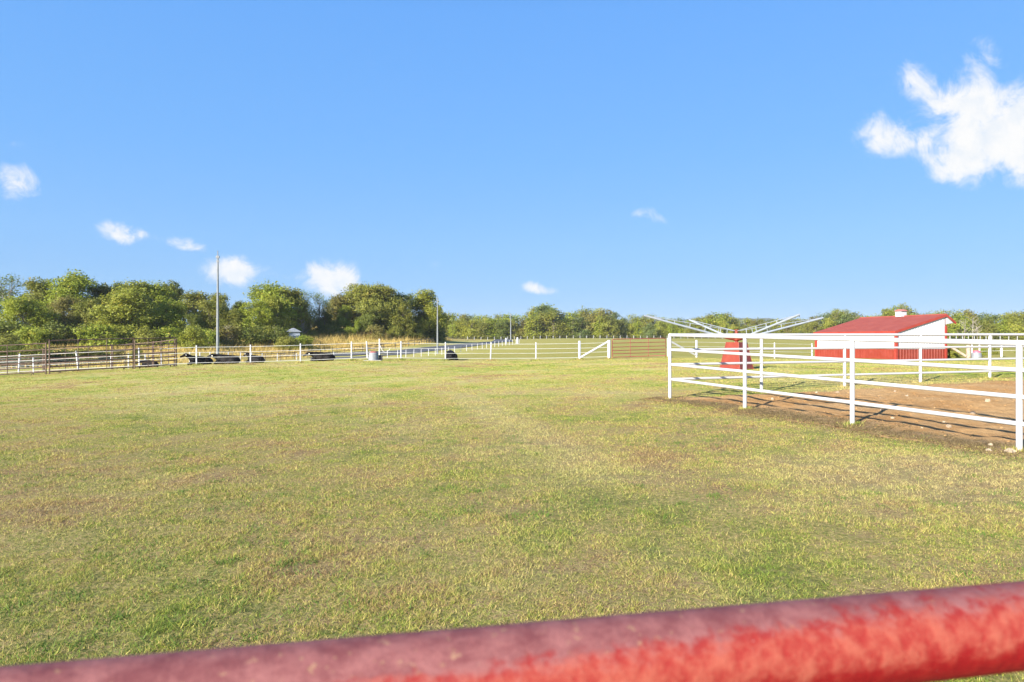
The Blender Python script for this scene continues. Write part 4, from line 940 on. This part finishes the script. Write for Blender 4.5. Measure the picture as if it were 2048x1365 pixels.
# far tree line prototypes (about 300 m)
for i, k in enumerate(('bright', 'olive', 'dark', 'cool', 'yellow', 'russet')):
    proto('far_' + k, 500 + i, 12, 9, 1.0, .34, 230, 15, LEAVES[k], 'full')
    proto('far2_' + k, 600 + i, 12, 8, 1.0, .32, 200, 15, LEAVES[k], 'full')
def tree(name, key, px, d_, ytop, label, cat='tree', group=None, wf=1.0, y_base=None, rz=None):
    cm_, tm, h0 = PROTO[key]; x, y = fpt(px, d_); z = h1(x, y); hh = EYE + (683 - ytop) / F * d_ - z
    s_ = hh / h0; root = empty(name, (x, y, z), random.uniform(0, 6.28) if rz is None else rz); root.scale = (s_ * wf, s_ * wf, s_)
    tag(root, label, cat, group); link('crown', cm_, root); link('trunk', tm, root); return root
random.seed(21)
LW = 'trees of the wood on the left'
LT = [  # back row to front row: key, px, D, ytop, wf, label
    ('airy_a', 20, 150, 553, 1.1, 'feathery pale tree rising at the left photo edge'), ('olive_b', 72, 146, 556, .9, 'olive tree right of the feathery one at the left edge'),
    ('bright_b', 150, 145, 545, .95, 'tallest bright green tree on the left, above the gap in the rusty panels'), ('olive_b', 198, 150, 566, .9, 'olive tree right of the tallest bright green one on the left'),
    ('cool_b', 235, 155, 568, .9, 'cool green tree between the bright green and the broad yellow green tree'), ('yellow_b', 270, 146, 562, 1.0, 'yellow green tree top in the left wood above the middle of the rusty pen'),
    ('bright_b', 310, 148, 565, .9, 'bright green tree top right of the yellow green one in the left wood'), ('dark_b', 342, 155, 563, .7, 'dark pointed tree top left of the tall light pole'),
    ('olive_b', 388, 150, 582, 1.0, 'dull olive tree just left of the tall light pole'), ('olive_b', 440, 148, 586, .9, 'olive tree directly behind the tall light pole'),
    ('dark_b', 482, 158, 602, .8, 'low dark tree in the dip right of the tall light pole'), ('bright_a', 545, 150, 565, 1.1, 'tall bright green tree right of the dip beside the tall pole'),
    ('olive_b', 578, 152, 575, .9, 'olive green tree shoulder left of the feathery pair'), ('airy_a', 610, 158, 583, .8, 'left tree of the feathery pair left of the big oaks'), ('airy_a', 638, 160, 586, .75, 'right tree of the feathery pair left of the big oaks'),
    ('russet_b', 676, 170, 590, 1.0, 'rust tipped oak at the left end of the big oaks'), ('oak_a', 722, 172, 569, .85, 'large round oak, left crown of the highest pair'), ('oak_a', 762, 170, 570, .85, 'large round oak, right crown of the highest pair'),
    ('oak_b', 795, 172, 586, .85, 'dark oak between the highest oaks and the yellow green tree'), ('yellow_b', 850, 176, 579, .85, 'yellow green tree at the right end of the left wood'), ('dark_b', 876, 182, 612, .6, 'small dark tree trailing behind the slim light pole'),
    ('bright_a', 50, 126, 592, .95, 'bright green tree in the front row at the left edge'), ('dark_a', 100, 132, 622, .9, 'dark tree above the first corral upright'), ('russet_a', 138, 136, 592, .8, 'dull brown green tree below the tallest bright green one'),
    ('olive_a', 185, 134, 598, .9, 'olive tree in the front row behind the long corral panel'), ('yellow_a', 262, 128, 578, 1.15, 'broad yellow green tree behind the middle of the rusty pen'), ('bright_a', 335, 132, 600, 1.0, 'light green tree behind the right end of the rusty pen'),
    ('dark_a', 382, 130, 628, .8, 'dark green tree at the foot of the wood left of the tall pole'), ('olive_a', 420, 136, 602, .9, 'olive tree filling the wood left of the tall pole'), ('olive_a', 468, 138, 618, .9, 'olive tree filling the wood right of the tall pole'),
    ('bright_a', 510, 140, 600, .9, 'bright green tree in front of the tall one left of the shed'), ('yellow_a', 552, 144, 594, .75, 'yellowing tree above the pale shed'), ('russet_b', 612, 156, 625, .8, 'brownish small tree right of the pale shed'),
    ('dark_a', 648, 160, 622, .8, 'dark tree left of the oaks, right of the pale shed'), ('bright_b', 690, 165, 612, .7, 'fresh green tree in front of the left oaks'), ('oak_b', 742, 166, 604, .75, 'dark leafy oak below the highest pair'),
    ('olive_a', 805, 168, 612, .75, 'grey green tree under the right oaks'), ('dark_a', 845, 176, 625, .7, 'dark tree under the yellow green one at the wood end'), ('bright_b', 715, 160, 640, .5, 'small fresh green sapling tree below the oaks')]
for key, px, d_, yt, wf, lab in LT: tree('tree', key, px, d_, yt, lab, 'tree', LW, wf * 1.18)
# off-frame continuation on the left
for i in range(5): tree('tree', ('bright_a', 'olive_a', 'dark_a', 'yellow_a', 'russet_b')[i], -60 - 75 * i, 128 + 5 * (i % 3), 575 + 8 * (i % 2), 'tree of the wood continuing past the left edge of the photo', 'tree', LW)
random.seed(5)
BU = [(8, 118, 640, 'dark', 'dark bush at the left edge behind the corral'), (70, 116, 655, 'bright', 'bright bush above the first corral upright'), (118, 120, 648, 'dark', 'dark bush right of the first corral upright'), (160, 122, 655, 'olive', 'olive bush behind the leaning white post in the pen'),
      (205, 118, 650, 'bright', 'light green bush behind the centre of the long corral panel'), (250, 122, 655, 'yellow', 'yellow bush behind the second tall upright'), (295, 120, 660, 'olive', 'olive bush behind the short corral panel'), (340, 122, 655, 'bright', 'bright bush behind the right end of the pen'),
      (385, 118, 655, 'yellow', 'yellow green bush above the head of the cow by the pen'), (418, 124, 660, 'bright', 'green bush left of the tall pole foot'), (455, 128, 655, 'russet', 'dry russet bush right of the tall pole foot'), (500, 132, 655, 'dark', 'dark bush above the cow with raised head'),
      (530, 138, 652, 'olive', 'olive bush left of the shed'), (562, 136, 656, 'dark', 'dark shrub leaning on the pale shed'), (625, 150, 662, 'olive', 'low olive bush right of the shed lawn'), (660, 156, 652, 'dark', 'dark round bush left of the oak trunks'), (700, 158, 655, 'bright', 'green bush below the left oaks'),
      (750, 160, 652, 'russet', 'tawny bush at the foot of the highest oaks'), (790, 165, 655, 'olive', 'olive bush at the foot of the right oaks'), (830, 172, 655, 'olive', 'olive bush near the end of the wood'), (868, 178, 656, 'dark', 'dark bush at the crest of the golden grass'), (15, 108, 668, 'olive', 'low weedy bush at the lower left edge')]
for px, d_, yt, k, lab in BU: tree('bush', 'bush_' + k, px, d_, yt, lab, 'bush', 'bushes at the foot of the left wood', random.uniform(.9, 1.3))
for px, d_, yt, k, lab in [(-10, 66, 694, 'dark', 'dark scrub bush low behind the pen at the left photo edge'), (25, 70, 690, 'dark', 'dark scrub bush behind the leftmost white post in the pen'), (62, 68, 698, 'olive', 'olive scrub bush left of the first corral upright'), (92, 72, 694, 'dark', 'dark scrub bush right behind the first corral upright'),
      (128, 74, 700, 'dark', 'low dark scrub bush behind the leaning white post'), (165, 78, 697, 'olive', 'low olive scrub right of the leaning white post'), (200, 80, 700, 'dark', 'low dark scrub behind the middle of the long corral panel'), (238, 86, 699, 'russet', 'brownish scrub near the second tall upright'), (275, 92, 700, 'olive', 'olive scrub behind the short corral panel')]:
    tree('bush', 'bush_' + k, px, d_, yt, lab, 'bush', 'bushes at the foot of the left wood', 1.2)
for px, d_, yt, k, lab in [(600, 160, 640, 'olive', 'dull thicket under the feathery pair of trees'), (640, 164, 638, 'olive', 'olive thicket right of the shed lawn'), (675, 166, 642, 'bright', 'green thicket at the left foot of the big oaks'), (725, 170, 640, 'olive', 'olive thicket between the oak trunks'), (775, 172, 640, 'dark', 'dark thicket below the highest oaks'), (820, 176, 642, 'bright', 'green thicket between oaks and yellow green tree'), (855, 180, 645, 'olive', 'olive thicket below the yellow green end tree')]:
    tree('bush', 'bush_' + k, px, d_, yt, lab, 'bush', 'bushes at the foot of the left wood', 1.35)
for px, d_, yt, k, lab in [(572, 130, 674, 'olive', 'low olive weeds at the left foot of the pale shed'), (592, 131, 677, 'yellow', 'low yellow weeds at the right foot of the pale shed'), (607, 134, 672, 'bright', 'green weeds just right of the pale shed')]:
    tree('bush', 'bush_' + k, px, d_, yt, lab, 'bush', 'bushes at the foot of the left wood', 1.1)
# bare pale saplings
def bare(px, d_, ytop, lab, seed):
    rnd = random.Random(seed); x, y = fpt(px, d_); z = h1(x, y); hh = EYE + (683 - ytop) / F * d_ - z; root = empty('bare_tree', (x, y, z)); tag(root, lab, 'bare tree')
    b_ = MB(); b_.tube([(0, 0, -.3), (rnd.uniform(-.3, .3), 0, hh * .5), (rnd.uniform(-.6, .6), 0, hh)], [.11, .07, .02], 6); b_.build('trunk', M_pale, root)
    c_ = MB()
    for i in range(22):
        f = rnd.uniform(.2, .95); a = rnd.uniform(0, 6.28); L_ = hh * .35 * (1.1 - f * .6); p = Vector((0, 0, hh * f)); q = p + Vector((math.cos(a) * L_, math.sin(a) * L_, L_ * .8)); c_.tube([p, p.lerp(q, .5) + Vector((0, 0, -.1)), q], [.04, .03, .01], 4)
    c_.build('branches', M_pale, root)
bare(455, 128, 652, 'pale bare sapling right of the tall pole among the bushes', 1); bare(604, 150, 640, 'pale bare sapling right of the shed', 2)
bare(552, 138, 655, 'white bare trunk left of the pale shed', 4); bare(1945, 165, 636, 'pale bare tree right of the barn roof', 5); bare(1928, 160, 640, 'pale forked bare tree nearest the barn roof', 6); bare(1955, 168, 645, 'thin pale bare tree, rightmost of those beside the barn', 7)
# far tree line
prof_x = [870, 900, 935, 960, 1000, 1040, 1060, 1082, 1100, 1120, 1150, 1180, 1195, 1220, 1250, 1290, 1330, 1380, 1420, 1435, 1460, 1480, 1500, 1560, 1600, 1640, 1672, 1690, 1720, 1760, 1790, 1806, 1830, 1860, 1900, 1925, 1960, 2000, 2048, 2200]
prof_y = [622, 632, 630, 634, 628, 631, 632, 610, 611, 628, 628, 619, 621, 624, 636, 632, 636, 640, 630, 628, 633, 637, 641, 640, 642, 634, 620, 622, 632, 630, 620, 612, 628, 630, 622, 619, 628, 630, 628, 620]
marks = [(870, 'just right of the slim light pole'), (905, 'between the slim pole and the lane end'), (940, 'above the bend of the lane'), (975, 'left of the furthest pole'), (1010, 'behind the furthest pole'), (1040, 'right of the furthest pole'), (1072, 'under the small white cloud'), (1105, 'right of the big dark green tree'),
         (1140, 'left of the white H brace'), (1175, 'above the white diagonal brace'), (1210, 'above the left end of the red gate'), (1245, 'above the middle of the red gate'), (1280, 'behind the tip of the left walker arm'), (1315, 'under the left walker arm'), (1350, 'above the arena fence corner'), (1390, 'behind the rear left walker arm'),
         (1425, 'left of the walker hub'), (1460, 'behind the walker hub'), (1495, 'right of the walker hub'), (1530, 'under the front right walker arm'), (1565, 'below the tip of the front right walker arm'), (1600, 'between the two right walker arms'), (1640, 'left of the barn roof'), (1680, 'above the left slope of the barn roof'),
         (1720, 'above the left end of the barn ridge'), (1755, 'left of the cupola'), (1790, 'behind the cupola'), (1825, 'right of the cupola'), (1860, 'above the right part of the barn ridge'), (1895, 'at the right tip of the barn roof'), (1930, 'right of the barn roof'), (1965, 'midway between barn and right photo edge'), (2000, 'near the right photo edge'), (2035, 'at the right photo edge')]
looks = {'bright': 'fresh green', 'olive': 'olive green', 'dark': 'dark green', 'cool': 'blue green', 'yellow': 'yellowing', 'russet': 'russet tinged'}
random.seed(77)
seen = set()
def landmark(px): return min(marks, key=lambda m_: abs(m_[0] + 12 - px))[1]
px = 872; rowi = 0
ks = ['olive', 'bright', 'yellow', 'cool', 'olive', 'yellow', 'bright', 'olive', 'yellow', 'russet', 'bright', 'dark', 'olive']
def far_tree(px, d_, yt, k, row, wf):
    base_lab = f'{looks[k]} tree in the {row} row {landmark(px)}'
    cand = [base_lab, base_lab.replace(' tree in', ' tree, left one, in', 1) if False else f'taller {base_lab}', f'narrow {base_lab}', f'broad {base_lab}', f'ragged {base_lab}', f'leaning {base_lab}', f'rounded {base_lab}', f'low {base_lab}']
    lab = next((c for c in cand if c not in seen), base_lab); seen.add(lab)
    tree('tree', random.choice(('far_', 'far2_')) + k, px, d_, yt, lab, 'tree', 'trees of the far tree line', wf)
i = 0
while px < 2110:
    yt = float(np.interp(px, prof_x, prof_y)) - 4; k = ks[(i * 7 + i // 3) % len(ks)]
    dd = 330 if px < 1630 else (320 if px < 1880 else 235)
    far_tree(px, dd + random.uniform(-6, 12), yt + random.uniform(-1, 5), k, 'back', random.uniform(.85, 1.15)); px += random.uniform(15, 21) * (1.0 if px < 1880 else 1.3); i += 1
px = 866
while px < 2120:
    k = ks[(i * 5 + i // 2) % len(ks)]; dd = 312 if px < 1630 else (300 if px < 1880 else 222)
    far_tree(px, dd + random.uniform(-4, 4), float(np.interp(px, prof_x, prof_y)) + random.uniform(5, 15), k, 'front', random.uniform(1.0, 1.35)); px += random.uniform(17, 24) * (1.0 if px < 1880 else 1.35); i += 1
tree('tree', 'cool_a', 1088, 318, 610, 'big blue green tree standing above the far tree line under the small white cloud', 'tree', 'trees of the far tree line', 1.0)
tree('tree', 'airy_b', 1672, 300, 619, 'open crowned tree left of the barn roof against the sky', 'tree', 'trees of the far tree line', .9); tree('tree', 'airy_b', 1694, 300, 620, 'second open crowned tree just above the left barn roof slope', 'tree', 'trees of the far tree line', .7)
tree('tree', 'yellow_b', 1776, 300, 617, 'yellow green tree rising left of the cupola', 'tree', 'trees of the far tree line', .9); tree('tree', 'airy_b', 1806, 300, 609, 'open tall tree directly behind the cupola', 'tree', 'trees of the far tree line', .9)
# weeds by the right fence
for px, d_, yt, k, lab in ((1905, 57.5, 694, 'olive', 'low weedy bush behind the timber strut'), (1965, 59, 698, 'bright', 'low green weeds behind the pink lidded waterer'), (1990, 60, 697, 'olive', 'low olive weeds right of the pink lidded waterer'), (2035, 62, 698, 'yellow', 'low yellow weeds at the right photo edge')):
    tree('bush', 'bush_' + k, px, d_, yt, lab, 'bush', None, .9)

# ================================================================ haze
hm = bpy.data.materials.new('haze_air'); hm.use_nodes = True; t = hm.node_tree; t.nodes.clear()
pv = N(t, 'ShaderNodeVolumePrincipled'); pv.inputs['Density'].default_value = .00012; pv.inputs['Color'].default_value = (.86, .92, 1.0, 1); o_ = N(t, 'ShaderNodeOutputMaterial'); t.links.new(pv.outputs[0], o_.inputs['Volume'])
hz_ = MB().box((0, 0, 42), (8600, 8600, 124)).build('haze', hm); tag(hz_, 'thin pale haze that blues the far hills', 'haze', kind='stuff')
